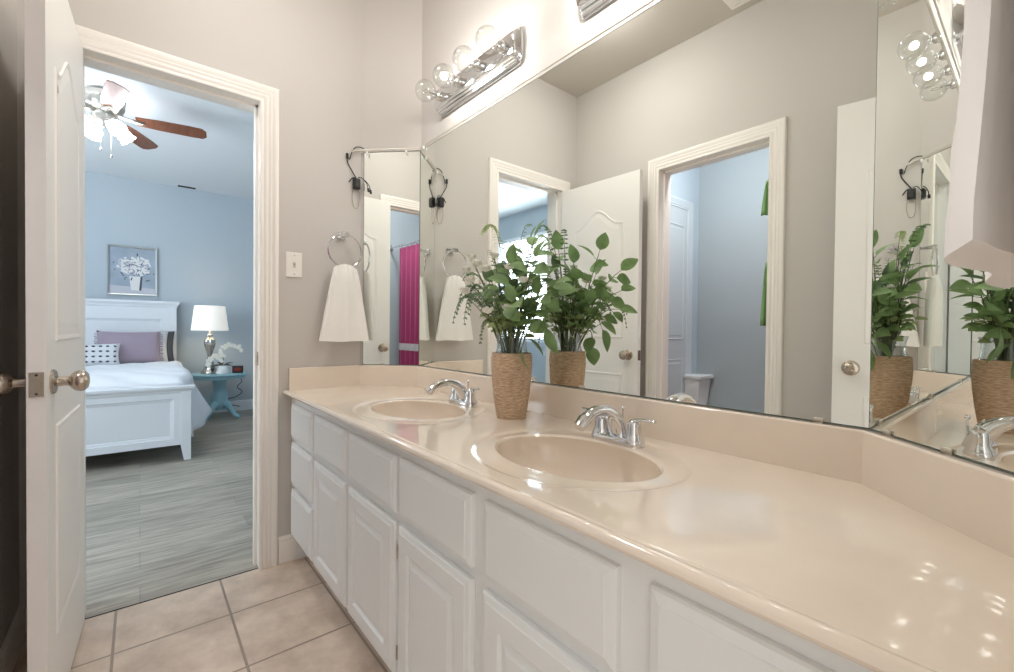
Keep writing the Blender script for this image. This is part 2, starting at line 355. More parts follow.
casing('trim_3', T0, T1, DH, po); jamb('trim_4', T0, T1, DH, po, TH+.011)
pb = lambda u, n, z: (DW-TH-.012-n, u, z)
casing('trim_5', DOY0, DOY1, DH, pb)
pr = lambda u, n, z: (RX-n, u, z)
jamb('trim_6', OY+.05, .34, DH, lambda u, n, z: (RX-n, u, z) if n > 0 else (RX-n, u, z), TH)
# threshold strip between tile and wood
mb = MB(); mb.box(DW-.0125, DW-.0065, DOY0, DOY1, -.01, .0015); struct('trim_7', mb, DARK, smooth=False)
# baseboards
def base(name, place, u0, u1, h=.12, m=TRIM):
    pf = [(0, 0), (.013, 0), (.013, h-.035), (.010, h-.022), (.011, h-.014), (.005, h), (0, h)]
    mb = MB(); mb.loops([[place(u, n, z) for n, z in pf] for u in (u0, u1)], cap0=True, cap1=True); return struct(name, mb, m, smooth=False)
base('baseboard_left', pl, DOY1+.077, .60); base('baseboard_front', po, DW, T0-.078); base('baseboard_front_right', po, T1+.078, RX)
base('baseboard_bedroom_far', lambda u, n, z: (BXF+n, u, z), BY0, BY1, .13, WHITEW)
base('baseboard_bedroom_front', lambda u, n, z: (u, BY0+n, z), BXF, DW-TH-.02, .13, WHITEW)
base('baseboard_bedroom_back', lambda u, n, z: (u, BY1-n, z), BXF, DW-TH-.02, .13, WHITEW)

# ------------------------------------------------------------------ room doors
def ring_mould(mb, outline, y, sgn, wd=.022, hgt=.0042):
    n = len(outline); cx = sum(p[0] for p in outline)/n; 
    def inset(d):
        out = []
        for i in range(n):
            p0, p1, p2 = Vector(outline[i-1]), Vector(outline[i]), Vector(outline[(i+1) % n])
            a = (p1-p0).normalized(); b = (p2-p1).normalized(); na = Vector((-a.y, a.x)); nb = Vector((-b.y, b.x)); m = (na+nb)
            m = m/ max(m.length_squared/2, .3)*1.0 if m.length > 1e-6 else na
            out.append(p1 + m*d)
        return out
    L = []
    for d, h in ((0, 0), (.004, hgt), (.010, hgt*.8), (.016, hgt*.1), (wd+.012, hgt*.1), (wd+.02, hgt*.75), (wd+.03, hgt*.8)):
        L.append([(p.x, y+sgn*h, p.y) for p in inset(d)])
    mb.loops(L, cap1=True)
def room_door(name, w, label, arch=True):
    """leaf along +X from the hinge at the origin, thickness from y=0 to y=-0.035"""
    mb = MB(); mb.box(0, w, -.035, 0, .012, 2.028)
    x0, x1 = .105, w-.105
    lower = [(x0, .24), (x1, .24), (x1, .80), (x0, .80)]
    up = [(x0, 1.02), (x1, 1.02), (x1, 1.74)]
    k = 14
    for i in range(1, k):
        t = i/k; up.append((x1-(x1-x0)*t, 1.74 + .10*(.5-.5*math.cos(2*PI*min(max((t-.08)/.84, 0), 1)))))
    up.append((x0, 1.74))
    for y, s in ((0, 1), (-.035, -1)):
        for o in (lower, up): ring_mould(mb, o, y, s)
    return mb
def knob_mb(sgn, y):
    """round knob whose axis is the leaf's y"""
    mb = MB(); pf = [(.0315, 0), (.0315, .004), (.028, .008), (.013, .011), (.0115, .024), (.0125, .032), (.019, .037), (.0255, .044), (.028, .053), (.026, .062), (.018, .069), (.0105, .0705), (.009, .068), (.0001, .068)]
    mb.lathe(pf, 28); mb.xf(lambda v: Vector((v.x, y+sgn*v.z, v.y))); return mb
KZ = .918
def hang(name, hinge, ang, w, flip, lab, knob_label=None, parent_hinges=True):
    root = empty_struct(name, (hinge[0], hinge[1], 0), ang, lab)
    build('door_leaf', room_door(name, w, lab), DOORP, root, smooth=True, ang=20)
    for s, y in ((1, 0), (-1, -.035)):
        k = build('door_knob', knob_mb(s, y), NICKEL, root); k.location = (w-.062, 0, KZ)
    mb = MB(); mb.box(w-.0005, w+.0022, -.0305, -.0045, KZ-.03, KZ+.03); mb.lathe([(.0095, 0), (.0095, .003), (.001, .003)], 20)
    n = len(mb.v)-60; mb.v[n:] = [(w+.002+v[2], -.0175+v[0], KZ+v[1]) for v in mb.v[n:]]
    for z in (KZ-.023, KZ+.023): mb.add([(w+.0026, -.0175+.003*math.cos(a*PI/4), z+.003*math.sin(a*PI/4)) for a in range(8)], [tuple(range(8))], 1)
    build('latch_plate', mb, [NICKEL, DARK], root, smooth=False)
    return root
d1 = hang('door_1', (-2.166, -.152), math.atan2(-.024, .608), .6085, False, 'open cream panelled door beside the bedroom doorway')
d2r = empty_struct('door_2', (.006, -.292, 0), 0, 'cream panelled door folded back against the opposite wall, seen in the mirror')
dv = Vector((-.578-.006, -.172+.292)); a2 = math.atan2(dv.y, dv.x)
d2r.rotation_euler = (0, 0, a2)
# its visible face looks towards the mirror: thickness lies on the other side
m2 = room_door('d', .602, ''); m2.xf(lambda v: Vector((v.x, v.y+.035, v.z))); build('door_leaf', m2, DOORP, d2r, ang=20)
for s, y in ((-1, 0), (1, .035)):
    k = build('door_knob', knob_mb(s, y), NICKEL, d2r); k.location = (.602-.062, 0, KZ)

# ------------------------------------------------------------------ mirrors
def slab_mirror(name, p0, p1, z0, z1, label, clips):
    p0, p1 = Vector(p0), Vector(p1); d = (p1-p0).normalized(); n = Vector((d.y, -d.x)); 
    mb = MB(); t = .005; L = (p1-p0).length
    mb.box(0, L, -t, -.0005, z0, z1, 1)
    q = .0022; mb.add([(q, -t-.0002, z0+q), (L-q, -t-.0002, z0+q), (L-q, -t-.0002, z1-q), (q, -t-.0002, z1-q)], [(0, 1, 2, 3)], 0)
    a = math.atan2(d.y, d.x)
    o = build(name, mb, [MIR, MEDGE], smooth=False, loc=(p0.x, p0.y, 0), rotz=a, merge=False); tag(o, label, 'mirror')
    for c in clips:
        for zc, s in ((z0, 1),):
            mb = MB(); mb.box(c-.008, c+.008, -.010, -.0005, zc-.003, zc); mb.box(c-.008, c+.008, -.010, -.0065, zc, zc+.009)
            build('mirror_clip', mb, WIREM, o, bevel=.001)
    return o
MZ0, MZ1 = .883, 1.935
e = .016*.7071
slab_mirror('wall_mirror', (DW+e+.004, AY+e), (BX-.002, W_-.002), MZ0, MZ1, 'narrow angled mirror in the far corner beside the ringed towel', (.1,))
slab_mirror('wall_mirror', (BX, W_), (CX, W_), MZ0, MZ1, 'very wide frameless mirror along the wall behind both sinks', (.35, 1.05, 1.675))
slab_mirror('wall_mirror', (CX+.001, W_-.001), (RX-e, DY+e), MZ0, MZ1, 'tall angled mirror at the right end behind the pale hanging towel', (.05, .17))

# ------------------------------------------------------------------ countertop with two moulded sinks
CZ = .781; YF = .522; SB = .020
BSF = W_-SB                                         # face of the back splash
SX = (-1.425, -.69)
top = MB(); NS = 64
ctop = thing('countertop', 'long glossy beige marble countertop with two moulded oval sinks', 'countertop', (0, 0, 0))
HX = .29
_c = [math.atan2(y-.766, x) for x in (-HX, HX) for y in (YF, 1.05)]
ANG = sorted([2*PI*(j+.5)/60-PI for j in range(60)] + _c); NS = len(ANG)
def rect_ring(cx, cy, x0, x1, y0, y1, z):
    out = []
    for a in ANG:
        c, s = math.cos(a), math.sin(a)
        t = min(((x1-cx)/c if c > 0 else (x0-cx)/c) if abs(c) > 1e-9 else 1e9, ((y1-cy)/s if s > 0 else (y0-cy)/s) if abs(s) > 1e-9 else 1e9)
        out.append((cx+c*t, cy+s*t, z))
    return out
def ell(cx, cy, rx_, ry_, z): return [(cx+rx_*math.cos(a), cy+ry_*math.sin(a), z) for a in ANG]
for sx in SX:
    cy0 = .766
    top.loops([rect_ring(sx, cy0, sx-HX, sx+HX, YF, 1.05, CZ), ell(sx, .775, .262, .228, CZ), ell(sx, .775, .258, .224, CZ-.0005), ell(sx, .775, .252, .218, CZ-.003), ell(sx, .774, .246, .212, CZ-.0035),
               ell(sx, .770, .226, .172, CZ-.003), ell(sx, .768, .219, .160, CZ-.001), ell(sx, .767, .213, .152, CZ-.0015), ell(sx, .766, .208, .147, CZ-.006)])
xs = [DW+.001, SX[0]-HX, SX[0]+HX, SX[1]-HX, SX[1]+HX, RX-.001]
top.add([(xs[0], YF, CZ), (xs[1], YF, CZ), (xs[1], 1.05, CZ), (BX, 1.05, CZ), (xs[0], AY-.01, CZ)], [(0, 1, 2, 3, 4)])
top.add([(xs[2], YF, CZ), (xs[3], YF, CZ), (xs[3], 1.05, CZ), (xs[2], 1.05, CZ)], [(0, 1, 2, 3)])
top.add([(xs[4], YF, CZ), (xs[5], YF, CZ), (xs[5], DY-.01, CZ), (CX, 1.05, CZ), (xs[4], 1.05, CZ)], [(0, 1, 2, 3, 4)])
pf = [(YF, CZ), (.5175, CZ-.0012), (.514, CZ-.001), (.5105, CZ+.0012), (.506, CZ+.0014), (.501, CZ-.001), (.4975, CZ-.005), (.4965, CZ-.010), (.498, CZ-.014), (.502, CZ-.018), (.55, CZ-.018)]
top.loops([[(x, y, z) for y, z in pf] for x in (xs[0], xs[5])], closed=False)
build('counter_slab', top, COUNTER, ctop, ang=30, orient=(0, -.3, 1))
bsn = .10
def splash(p0, p1, h=bsn):
    p0, p1 = Vector(p0), Vector(p1); d = (p1-p0).normalized(); L = (p1-p0).length; mb = MB()
    # section: thickness SB off the wall, small rounded top edge
    sec = [(0.0008, CZ-.001), (SB, CZ-.001), (SB, CZ+h-.004), (SB-.003, CZ+h), (0.0008, CZ+h)]
    mb.loops([[(x, -n, z) for n, z in sec] for x in (0, L)], cap0=True, cap1=True)
    return build('backsplash', mb, COUNTER, ctop, smooth=False, loc=(p0.x, p0.y, 0), rotz=math.atan2(d.y, d.x), bevel=.0015)
k = SB*math.tan(math.radians(22.5))
splash((DW, .520), (DW, AY+.001)).scale = (1, 1, 1)
splash((DW+.0, AY), (BX, W_)); splash((BX, W_), (CX, W_)); splash((CX, W_), (RX, DY)); splash((RX, DY), (RX, .52))
for sx in SX:
    mb = MB(); L = []
    D = .118
    for i in range(15):
        t = i/14; r = math.cos(t*PI/2)**.62 if t < 1 else 0; r = max(r, .07)
        dz = D*math.sin(t*PI/2)**1.15
        L.append(ell(sx, .766+.02*t, .208*r, .147*r, CZ-.006-dz))
    mb.loops(L, cap1=True); bw = build('sink_bowl', mb, BOWL, ctop, ang=60)
    mb = MB(); mb.lathe([(.021, 0), (.021, .003), (.017, .004), (.015, .001), (.001, .0015)], 24, (sx, .786, CZ-.006-D+.001)); build('drain', mb, CHROME, bw)

# ------------------------------------------------------------------ vanity cabinet
van = thing('vanity_cabinet', 'long white vanity cabinet with raised panel doors under the countertop', 'cabinet', (DW, .535, 0))
def vbox(*a): return MB().box(*a)
ox, oy = DW, .535
fr = MB()
for y_, z0_, z1_ in ((.535, .125, CZ-.0185), (.605, 0, .125)):
    fr.box(.002, RX-DW-.002, y_-.535, y_-.517, z0_, z1_)
fr.box(.002, .018, .018, AY-.545, .0, CZ-.0185); fr.box(RX-DW-.018, RX-DW-.002, .018, DY-.545, .0, CZ-.0185)
fr.prism([(x-DW, y-.535) for x, y in ((DW+.018, .553), (RX-.018, .553), (RX-.018, DY-.016), (CX-.003, W_-.006), (BX+.003, W_-.006), (DW+.018, AY-.016))], .125, .14)
build('cabinet_body', fr, CABP, van, smooth=False)
FT = .018
def front_mb(x0, x1, z0, z1, loops):
    mb = MB(); L = [[(x0, 0, z0), (x1, 0, z0), (x1, 0, z1), (x0, 0, z1)]]
    for ins, d in loops: L.append([(x0+ins, -d, z0+ins), (x1-ins, -d, z0+ins), (x1-ins, -d, z1-ins), (x0+ins, -d, z1-ins)])
    mb.loops(L, cap0=True, cap1=True); mb.xf(lambda v: Vector((v.x-DW, v.y-.0005, v.z))); return mb
DRW = [(0, .009), (.003, .013), (.0155, .0165), (.017, .0185)]
DOR = [(0, .010), (.003, .014), (.014, .0165), (.0155, .0185), (.054, .0185), (.058, .0115), (.0625, .0105), (.078, .0165), (.081, .0178)]
cols = [(-2.135, -1.832, 'D'), (-1.800, -1.462, 'S'), (-1.432, -1.092, 'S'), (-1.070, -.742, 'S'), (-.700, -.384, 'S'), (-.330, -.02, 'D')]
for ci, (x0, x1, kd) in enumerate(cols):
    if kd == 'D':
        for z0, z1 in ((.574, .726), (.367, .553), (.140, .346)): build('drawer', front_mb(x0, x1, z0, z1, DRW), CABP, van, smooth=False)
    else:
        build('drawer', front_mb(x0, x1, .574, .726, DRW), CABP, van, smooth=False)
        dr = build('cabinet_door', front_mb(x0, x1, .140, .549, DOR), CABP, van, smooth=False)
        hx = x1 if ci % 2 == 0 else x0
        for z in (.20, .47):
            mb = MB(); mb.tube([(hx-DW+(.004 if hx == x1 else -.004), -.006, z-.018), (hx-DW+(.004 if hx == x1 else -.004), -.006, z+.018)], .0035, 8)
            build('hinge', mb, NICKEL, dr)

# ------------------------------------------------------------------ faucets
def faucet(x, label):
    t = thing('faucet', label, 'faucet', (x, .945, CZ))
    mb = MB(); pr_ = []
    for i, (k_, z) in enumerate(((1, -.004), (1, .006), (.95, .012), (.80, .016))):
        pr_.append([((.052+.026*k_)*(1 if math.cos(a) > 0 else -1)*0 + .050*(1 if math.cos(a) >= 0 else -1) + .027*k_*math.cos(a), .027*k_*math.sin(a), z) for a in [2*PI*(j+.5)/32 for j in range(32)]])
    mb.loops(pr_, cap0=True, cap1=True); build('faucet_base', mb, CHROME, t, ang=50)
    mb = MB()
    P = bez((0, .010, .008), (0, -.002, .066), (0, -.045, .098), (0, -.105, .082), 12) + [Vector((0, -.130, .070)), Vector((0, -.148, .054))]
    n = len(P); rad = [.030-.0135*min(i/9, 1) for i in range(n)]; rad[-1] = .0165; rad[-2] = .0175
    mb.tube(P, rad, 18, sq=.8, side=(0, 1, .2)); build('spout', mb, CHROME, t, ang=50)
    for s in (-1, 1):
        mb = MB(); mb.lathe([(.0255, .006), (.0235, .018), (.0195, .026), (.0185, .030), (.0175, .044), (.0165, .054), (.012, .062), (.001, .065)], 24, (s*.050, 0, 0))
        P = [(s*.044, .000, .050), (s*.056, -.001, .062), (s*.076, -.003, .066), (s*.098, -.005, .067), (s*.112, -.006, .068)]
        mb.tube(P, [.012, .0095, .0075, .0085, .006], 12, sq=.6)
        build('faucet_handle', mb, CHROME, t, ang=50)
    mb = MB(); mb.tube([(0, .024, .005), (0, .024, .078)], .0025, 8); mb.sphere((0, .024, .082), .006, 12); build('lift_rod', mb, CHROME, t)
faucet(-1.405, 'chrome two handle faucet at the far sink, left of the jute vase')
faucet(-.697, 'chrome two handle faucet at the near sink, right of the jute vase')

# ------------------------------------------------------------------ jute vase and foliage
VX, VY = -1.101, .929
va = thing('vase', 'clear glass vase wrapped in tan jute standing between the sinks', 'vase', (VX, VY, CZ))
mb = MB(); pv = [(.044, 0), (.0475, .002), (.052, .03), (.058, .07), (.0635, .12), (.0660, .165), (.0655, .190), (.063, .208), (.060, .2085), (.060, .19)]
# fine wound cord ridges
fine = []
r = .0475
for i in range(60):
    t = i/59*.208
    for a, b in zip(pv[1:8], pv[2:9]):
        if a[1] <= t <= b[1]: r = a[0]+(b[0]-a[0])*(t-a[1])/(b[1]-a[1]); break
    fine.append((r+(.0006 if i % 2 else -.0004), t))
fine = [(.040, 0)] + fine + [(.060, .2085), (.0585, .15)]
mb.lathe(fine, 48); build('jute_wrap', mb, JUTE, va, ang=80)
mb = MB(); mb.lathe([(.038, .003), (.050, .05), (.056, .14), (.054, .20), (.049, .225), (.048, .25), (.054, .275), (.0525, .275), (.0465, .25), (.0475, .225), (.052, .21), (.054, .14), (.048, .05), (.036, .006)], 40, cap=False)
build('glass_cylinder', mb, VGLASS, va, ang=60)

pt = thing('leafy_bouquet', 'green leaf, fern and cream flower bouquet in the jute vase', 'plant', (VX, VY, CZ+.03))
ZB = CZ+.03
def leaf(mb, p, d, up, L, Wd, curl=.25, fold=.2, mi=0, n=7):
    d = Vector(d).normalized(); up = Vector(up); s = d.cross(up); s = s.normalized() if s.length > 1e-3 else d.orthogonal().normalized(); up = s.cross(d).normalized()
    vs = []
    for i in range(n+1):
        t = i/n; wd = Wd*.5*(math.sin(PI*min(t**.78, 1))**.85 if 0 < t < 1 else 0)
        c = p + d*(L*t*(1-curl*.3*t)) - up*(L*curl*t*t)
        for q in (-1, 0, 1): vs.append(c + s*(q*wd) + up*(fold*wd*abs(q)))
    fs = []
    for i in range(n): fs += [(3*i, 3*i+1, 3*i+4, 3*i+3), (3*i+1, 3*i+2, 3*i+5, 3*i+4)]
    mb.add(vs, fs, mi)
def rnd(a, b): return random.uniform(a, b)
def broad_branch(end, mid, nl, L=.062, mi_m=LEAF, start=.35, Wd=.036):
    """end, mid: offsets from the vase axis, z absolute"""
    mb = MB(); P = bez((rnd(-.01, .01), rnd(-.01, .01), .02), (rnd(-.02, .02), rnd(-.02, .02), .22), (mid[0], mid[1], mid[2]-ZB), (end[0], end[1], end[2]-ZB), 14)
    mb.tube(P, [.0028-.0016*i/14 for i in range(15)], 6, mi=1)
    for k in range(nl):
        t = start+(1-start)*(k+1)/nl; i = min(int(t*14), 13); p = P[i].lerp(P[i+1], t*14-i); tan = (P[i+1]-P[i]).normalized()
        a = k*2.4+rnd(-.3, .3); o = tan.orthogonal().normalized(); o = Matrix.Rotation(a, 3, tan) @ o
        d = (tan*.55+o*.85+Vector((0, 0, -.05))).normalized()
        if k == nl-1: d = tan
        pet = p + d*.014; mb.tube([p, pet], .0009, 5, mi=1)
        up = Vector((rnd(-.4, .4), rnd(-.9, -.1), rnd(.4, 1)))
        leaf(mb, pet, d, up, L*rnd(.8, 1.15), Wd*rnd(.85, 1.15), rnd(.1, .4), .25)
    return build('leaf_branch', mb, [mi_m, STEM], pt, merge=False, ang=180)
def fern(end, mid, n=15, L=.020, m=LEAF2, start=.35, droop=.5):
    mb = MB(); P = bez((rnd(-.01, .01), rnd(-.01, .01), .05), (end[0]*.15, end[1]*.15, .25), (mid[0], mid[1], mid[2]-ZB), (end[0], end[1], end[2]-ZB), 20)
    mb.tube(P, [.002-.0013*i/20 for i in range(21)], 5, mi=1)
    for k in range(n):
        t = start+(1-start)*k/(n-1); i = min(int(t*20), 19); p = P[i].lerp(P[i+1], t*20-i); tan = (P[i+1]-P[i]).normalized()
        sd = tan.cross(Vector((0, 0, 1))); sd = sd.normalized() if sd.length > .2 else Vector((.636, .771, 0))
        for q in (-1, 1):
            d = (sd*q*.9+tan*.45+Vector((rnd(-.1, .1), rnd(-.1, .1), -droop*rnd(.5, 1.1)))).normalized()
            leaf(mb, p, d, Vector((rnd(-.3, .3), -.6, .7)), L*(1-.55*t*t)*rnd(.85, 1.15), L*.46*(1-.4*t), .2, .1, n=4)
    return build('fern_frond', mb, [m, STEM], pt, merge=False, ang=180)
# broad glossy leaves, mostly on the right-hand side
for end, mid, nl in (((.12, -.02, 1.325), (.09, -.02, 1.25), 8), ((.17, -.06, 1.26), (.11, -.04, 1.22), 7), ((.20, -.02, 1.19), (.13, -.01, 1.17), 7),
                     ((.07, -.06, 1.25), (.06, -.04, 1.19), 8), ((.06, .04, 1.28), (.05, .03, 1.21), 8), ((.16, .03, 1.17), (.11, .02, 1.16), 7), ((.09, .06, 1.22), (.07, .04, 1.18), 7),
                     ((.05, -.10, 1.17), (.04, -.06, 1.15), 7), ((.13, -.10, 1.14), (.09, -.07, 1.15), 6), ((.01, .06, 1.33), (.01, .04, 1.24), 6), ((.0, .0, 1.24), (0, .0, 1.18), 6)):
    broad_branch(end, mid, nl, .066, LEAF, .42, .042)
for end, mid in (((.09, -.03, 1.02), (.10, -.02, 1.13)), ((.15, .0, 1.08), (.12, .0, 1.17))):
    broad_branch(end, mid, 3, .080, LEAF, .65, .044)
for end, mid in (((-.06, -.03, 1.14), (-.05, -.02, 1.11)), ((-.01, -.05, 1.13), (.0, -.04, 1.11)), ((-.09, -.03, 1.11), (-.06, -.03, 1.11)), ((.05, -.06, 1.12), (.05, -.04, 1.11)), ((-.10, 0, 1.14), (-.07, 0, 1.11)), ((.06, .04, 1.10), (.05, .02, 1.1)), ((-.04, .05, 1.12), (-.03, .04, 1.1)), ((.02, -.07, 1.09), (.01, -.05, 1.09)), ((-.03, .0, 1.17), (-.03, .0, 1.12))):
    broad_branch(end, mid, 11, .034, LEAF3, .45, .026)
for end, mid in (((-.03, .03, 1.27), (-.03, .02, 1.2)), ((.02, .0, 1.22), (.01, .0, 1.17)), ((-.02, -.06, 1.20), (-.01, -.04, 1.16))):
    broad_branch(end, mid, 6, .062, LEAF2, .45, .038)
# ferns
fern((-.17, .0, 1.405), (-.07, .02, 1.54), 18, .030, LEAF3, .62, .5)
fern((-.02, .09, 1.42), (-.03, .04, 1.45), 13, .024, LEAF2, .5, .4)
fern((.06, .09, 1.40), (.02, .05, 1.46), 13, .024, LEAF2, .55, .4)
for end, mid in (((-.21, -.05, 1.24), (-.12, -.04, 1.34)), ((-.19, -.08, 1.16), (-.15, -.06, 1.33)), ((-.21, -.09, 1.09), (-.17, -.07, 1.32)), ((-.17, -.10, 1.12), (-.14, -.08, 1.30)), ((-.15, -.06, 1.19), (-.12, -.05, 1.30)),
                 ((-.14, -.12, 1.14), (-.12, -.09, 1.26)), ((-.16, -.01, 1.02), (-.14, -.01, 1.20)), ((-.18, .02, 1.20), (-.13, .02, 1.30)), ((-.12, .02, 1.14), (-.10, .02, 1.24))):
    fern(end, mid, 21, .023, LEAF2, .4, .6)
for end, mid in (((.08, -.24, 1.08), (.07, -.22, 1.30)), ((.04, -.20, 1.11), (.04, -.18, 1.28)), ((.11, -.20, 1.13), (.09, -.17, 1.28))):
    fern(end, mid, 20, .020, LEAF2, .45)
for end, mid in (((-.10, -.02, 1.33), (-.06, -.02, 1.28)), ((-.07, .02, 1.36), (-.05, .01, 1.28)), ((-.03, .02, 1.35), (-.02, .02, 1.27)), ((-.12, -.02, 1.28), (-.09, -.02, 1.25)), ((-.05, -.04, 1.30), (-.04, -.03, 1.24)), ((.03, .05, 1.33), (.02, .04, 1.26)), ((-.08, .05, 1.30), (-.06, .04, 1.24))):
    fern(end, mid, 16, .026, LEAF2, .35, .25)
def flower(c, r=.02):
    mb = MB(); c = Vector(c)
    for ring, (k_, tl) in enumerate(((6, .25), (5, .6), (4, .95))):
        for i in range(k_):
            a = 2*PI*i/k_+ring*.5; d = Vector((math.cos(a)*(1-tl*.6), math.sin(a)*(1-tl*.6), .25+tl))
            leaf(mb, c, d, Vector((-math.cos(a), -math.sin(a), .6)), r*(1-.15*ring), r*1.0, -.25, .15, n=4)
    mb.tube([c, c*.5+Vector((0, 0, .10))], .0012, 5, mi=1)
    return build('flower', mb, [PETAL, STEM], pt, merge=False, ang=180)
for c in ((-.13, -.05, 1.29), (-.09, -.06, 1.26), (-.16, -.05, 1.25), (-.06, -.01, 1.29), (-.11, -.07, 1.21), (-.04, -.06, 1.24), (-.14, -.07, 1.18), (.05, -.04, 1.24), (.0, -.08, 1.11), (.06, -.05, 1.10), (.02, .06, 1.20), (.09, -.02, 1.20), (.03, -.03, 1.12)):
    flower((c[0]+.035, c[1]-.045, c[2]-ZB), rnd(.022, .030))
mb = MB()
for i in range(9):
    a = i*.7; mb.tube([(.02*math.cos(a), .02*math.sin(a), 0), (.012*math.cos(a+2), .012*math.sin(a+2), .14), (.035*math.cos(a), .035*math.sin(a), .30)], .0024, 6)
build('stem_bunch', mb, STEM, pt)

# ------------------------------------------------------------------ towel rings and towels
def towel_ring(loc, rz, label):
    """mount on the wall at y=0, sticks out to -y"""
    t = thing('towel_ring', label, 'towel ring', loc, rz)
    mb = MB(); mb.box(-.022, .022, -.008, 0, -.016, .016); mb.tube([(0, -.004, 0), (0, -.060, 0)], .009, 14); mb.box(-.016, .016, -.072, -.050, -.012, .010)
    build('ring_mount', mb, CHROME, t, bevel=.002)
    mb = MB(); R_ = .078; P = [(R_*math.sin(2*PI*i/48), -.062, -.080-.0+R_*math.cos(2*PI*i/48)) for i in range(49)]
    mb.tube(P, .0042, 10, cap=False); build('ring', mb, CHROME, t); return t
def towel(loc, rz, label, m, H=.40, top=.055, bot=.115, seed=0, bulge=.0, flare=None, gap=.010):
    """draped through the ring; y=0 is the ring plane; z=0 the fold"""
    mb = MB(); nu, nv = 44, 36; ph = seed*1.3; flare = flare or (lambda u, t: top+(bot-top)*t**.95)
    L = []
    for j in range(nv+1):
        t = (j/nv); row = []
        for side in (1, -1):
            for i in range(nu):
                a = i/nu if side == 1 else 1-i/nu; u = (a-.5)*2; wd = flare(u, t); x = u*wd
                g = gap*(max(0, 1-abs(u)**5))**.5*(min(1, .35+t*5)) + .003
                mid = -.007*math.sin(u*6+ph)*min(1, t*4) - .006*math.sin(u*2.6+ph*2)*min(1, t*3) - .004*math.sin(u*13+ph)*math.exp(-t*3)
                y = mid - side*g
                if side == 1:
                    y -= .004*(1-u*u)*t
                    for zb in (.77, .80, .84): y -= .0022*math.exp(-((t-zb)/.008)**2)
                z = -H*t*(1 if side == 1 else .985) - .002*math.cos(u*5+ph)*t + (-.022*u*u*(1-t)**3) + .004
                row.append((x, y, z))
        L.append(row)
    mb.loops(L, cap0=True, cap1=True)
    o = build('hand_towel', mb, m, loc=loc, rotz=rz, ang=70)
    return tag(o, label, 'towel')
# wall_left faces +x: local -y -> +x  => rotz = +90deg
towel_ring((DW+.0005, .752, 1.508), PI/2, 'chrome towel ring on the wall between light switch and far corner mirror')
towel((DW+.064, .752, 1.362), PI/2, 'white hand towel hanging from the ring left of the far corner mirror', TOWEL, .365, .056, .122, 1, gap=.014)
towel_ring((RX-.0005, .690, 1.72), -PI/2, 'chrome towel ring on the near right wall above the pale towel')
towel((RX-.040, .690, 1.575), -PI/2, 'large pale towel hanging close to the camera at the right edge', PTOWEL, .460, .098, .116, 2, .2, lambda u, t: (.140-.04*(1-t)**3) if u < 0 else (.178-.05*(1-t)**3+.090*min(1, max(0, (t-.55)/.4))**1.3), .012)

# ------------------------------------------------------------------ light switch
sw = thing('light_switch', 'white single toggle light switch plate beside the doorway casing', 'light switch', (DW+.0005, .542, 1.348), PI/2)
mb = MB(); mb.loops([[(-.035, 0, -.057), (.035, 0, -.057), (.035, 0, .057), (-.035, 0, .057)], [(-.035, -.003, -.057), (.035, -.003, -.057), (.035, -.003, .057), (-.035, -.003, .057)], [(-.031, -.006, -.053), (.031, -.006, -.053), (.031, -.006, .053), (-.031, -.006, .053)]], cap0=True, cap1=True)
build('switch_plate', mb, PLASTIC, sw, smooth=False)
mb = MB(); mb.box(-.006, .006, -.0075, -.005, -.013, .013); mb.add([(-.004, -.006, -.004), (.004, -.006, -.004), (.004, -.006, .008), (-.004, -.006, .008), (-.003, -.017, .006), (.003, -.017, .006), (.003, -.015, .011), (-.003, -.015, .011)], [(0, 1, 5, 4), (1, 2, 6, 5), (2, 3, 7, 6), (3, 0, 4, 7), (4, 5, 6, 7)])
build('toggle', mb, mat('switch_toggle', (205, 196, 184), rough=.4), sw, smooth=False)
for z in (-.042, .042):
    mb = MB(); mb.lathe([(.003, 0), (.003, .0012), (.001, .0014)], 12); mb.xf(lambda v: Vector((v.x, -.0058-v.z, v.y+z))); build('screw', mb, CHROME, sw)

# ------------------------------------------------------------------ string light along the mirror top
sl = thing('string_light', 'thin clear string light with black battery box over the corner mirror', 'string light', (DW, .80, 1.93))
O_ = Vector((DW, .80, 1.93))
def rel(P): return [Vector(p)-O_ for p in P]
mb = MB(); mb.tube(rel([(DW+.012, .80, 1.926), (DW+.016, AY-.004, 1.945), (BX+.004, W_-.014, 1.945), (-1.70, W_-.012, 1.943), (-1.2, W_-.012, 1.943), (-.24, W_-.012, 1.943)]), .0027, 8)
mb.tube(rel([(DW+.012, .80, 1.934), (DW+.016, AY-.004, 1.938), (BX+.004, W_-.014, 1.937)]), .0025, 8)
build('clear_wire', mb, WIREM, sl)
for p in ((DW+.045, AY+.012, 1.925), (BX-.04, W_-.060, 1.928), (-1.92, W_-.012, 1.936)):
    mb = MB(); mb.lathe([(.001, -.012), (.005, -.008), (.006, .002), (.003, .008)], 12, tuple(Vector(p)-O_)); build('led', mb, POT, sl)
mb = MB(); mb.tube(rel(catmull([(DW+.012, .885, 1.940), (DW+.014, .85, 1.957), (DW+.012, .82, 1.952), (DW+.010, .802, 1.925), (DW+.010, .79, 1.885)], 6)), .0024, 8)
mb.tube(rel(catmull([(DW+.010, .778, 1.905), (DW+.010, .780, 1.870), (DW+.012, .800, 1.835), (DW+.014, .822, 1.800)], 6)), .0027, 8)
mb.tube(rel([(DW+.010, .778, 1.912), (DW+.010, .779, 1.888)]), .0065, 10)
build('black_cord', mb, BLACKP, sl)['label'] = 'black cord'
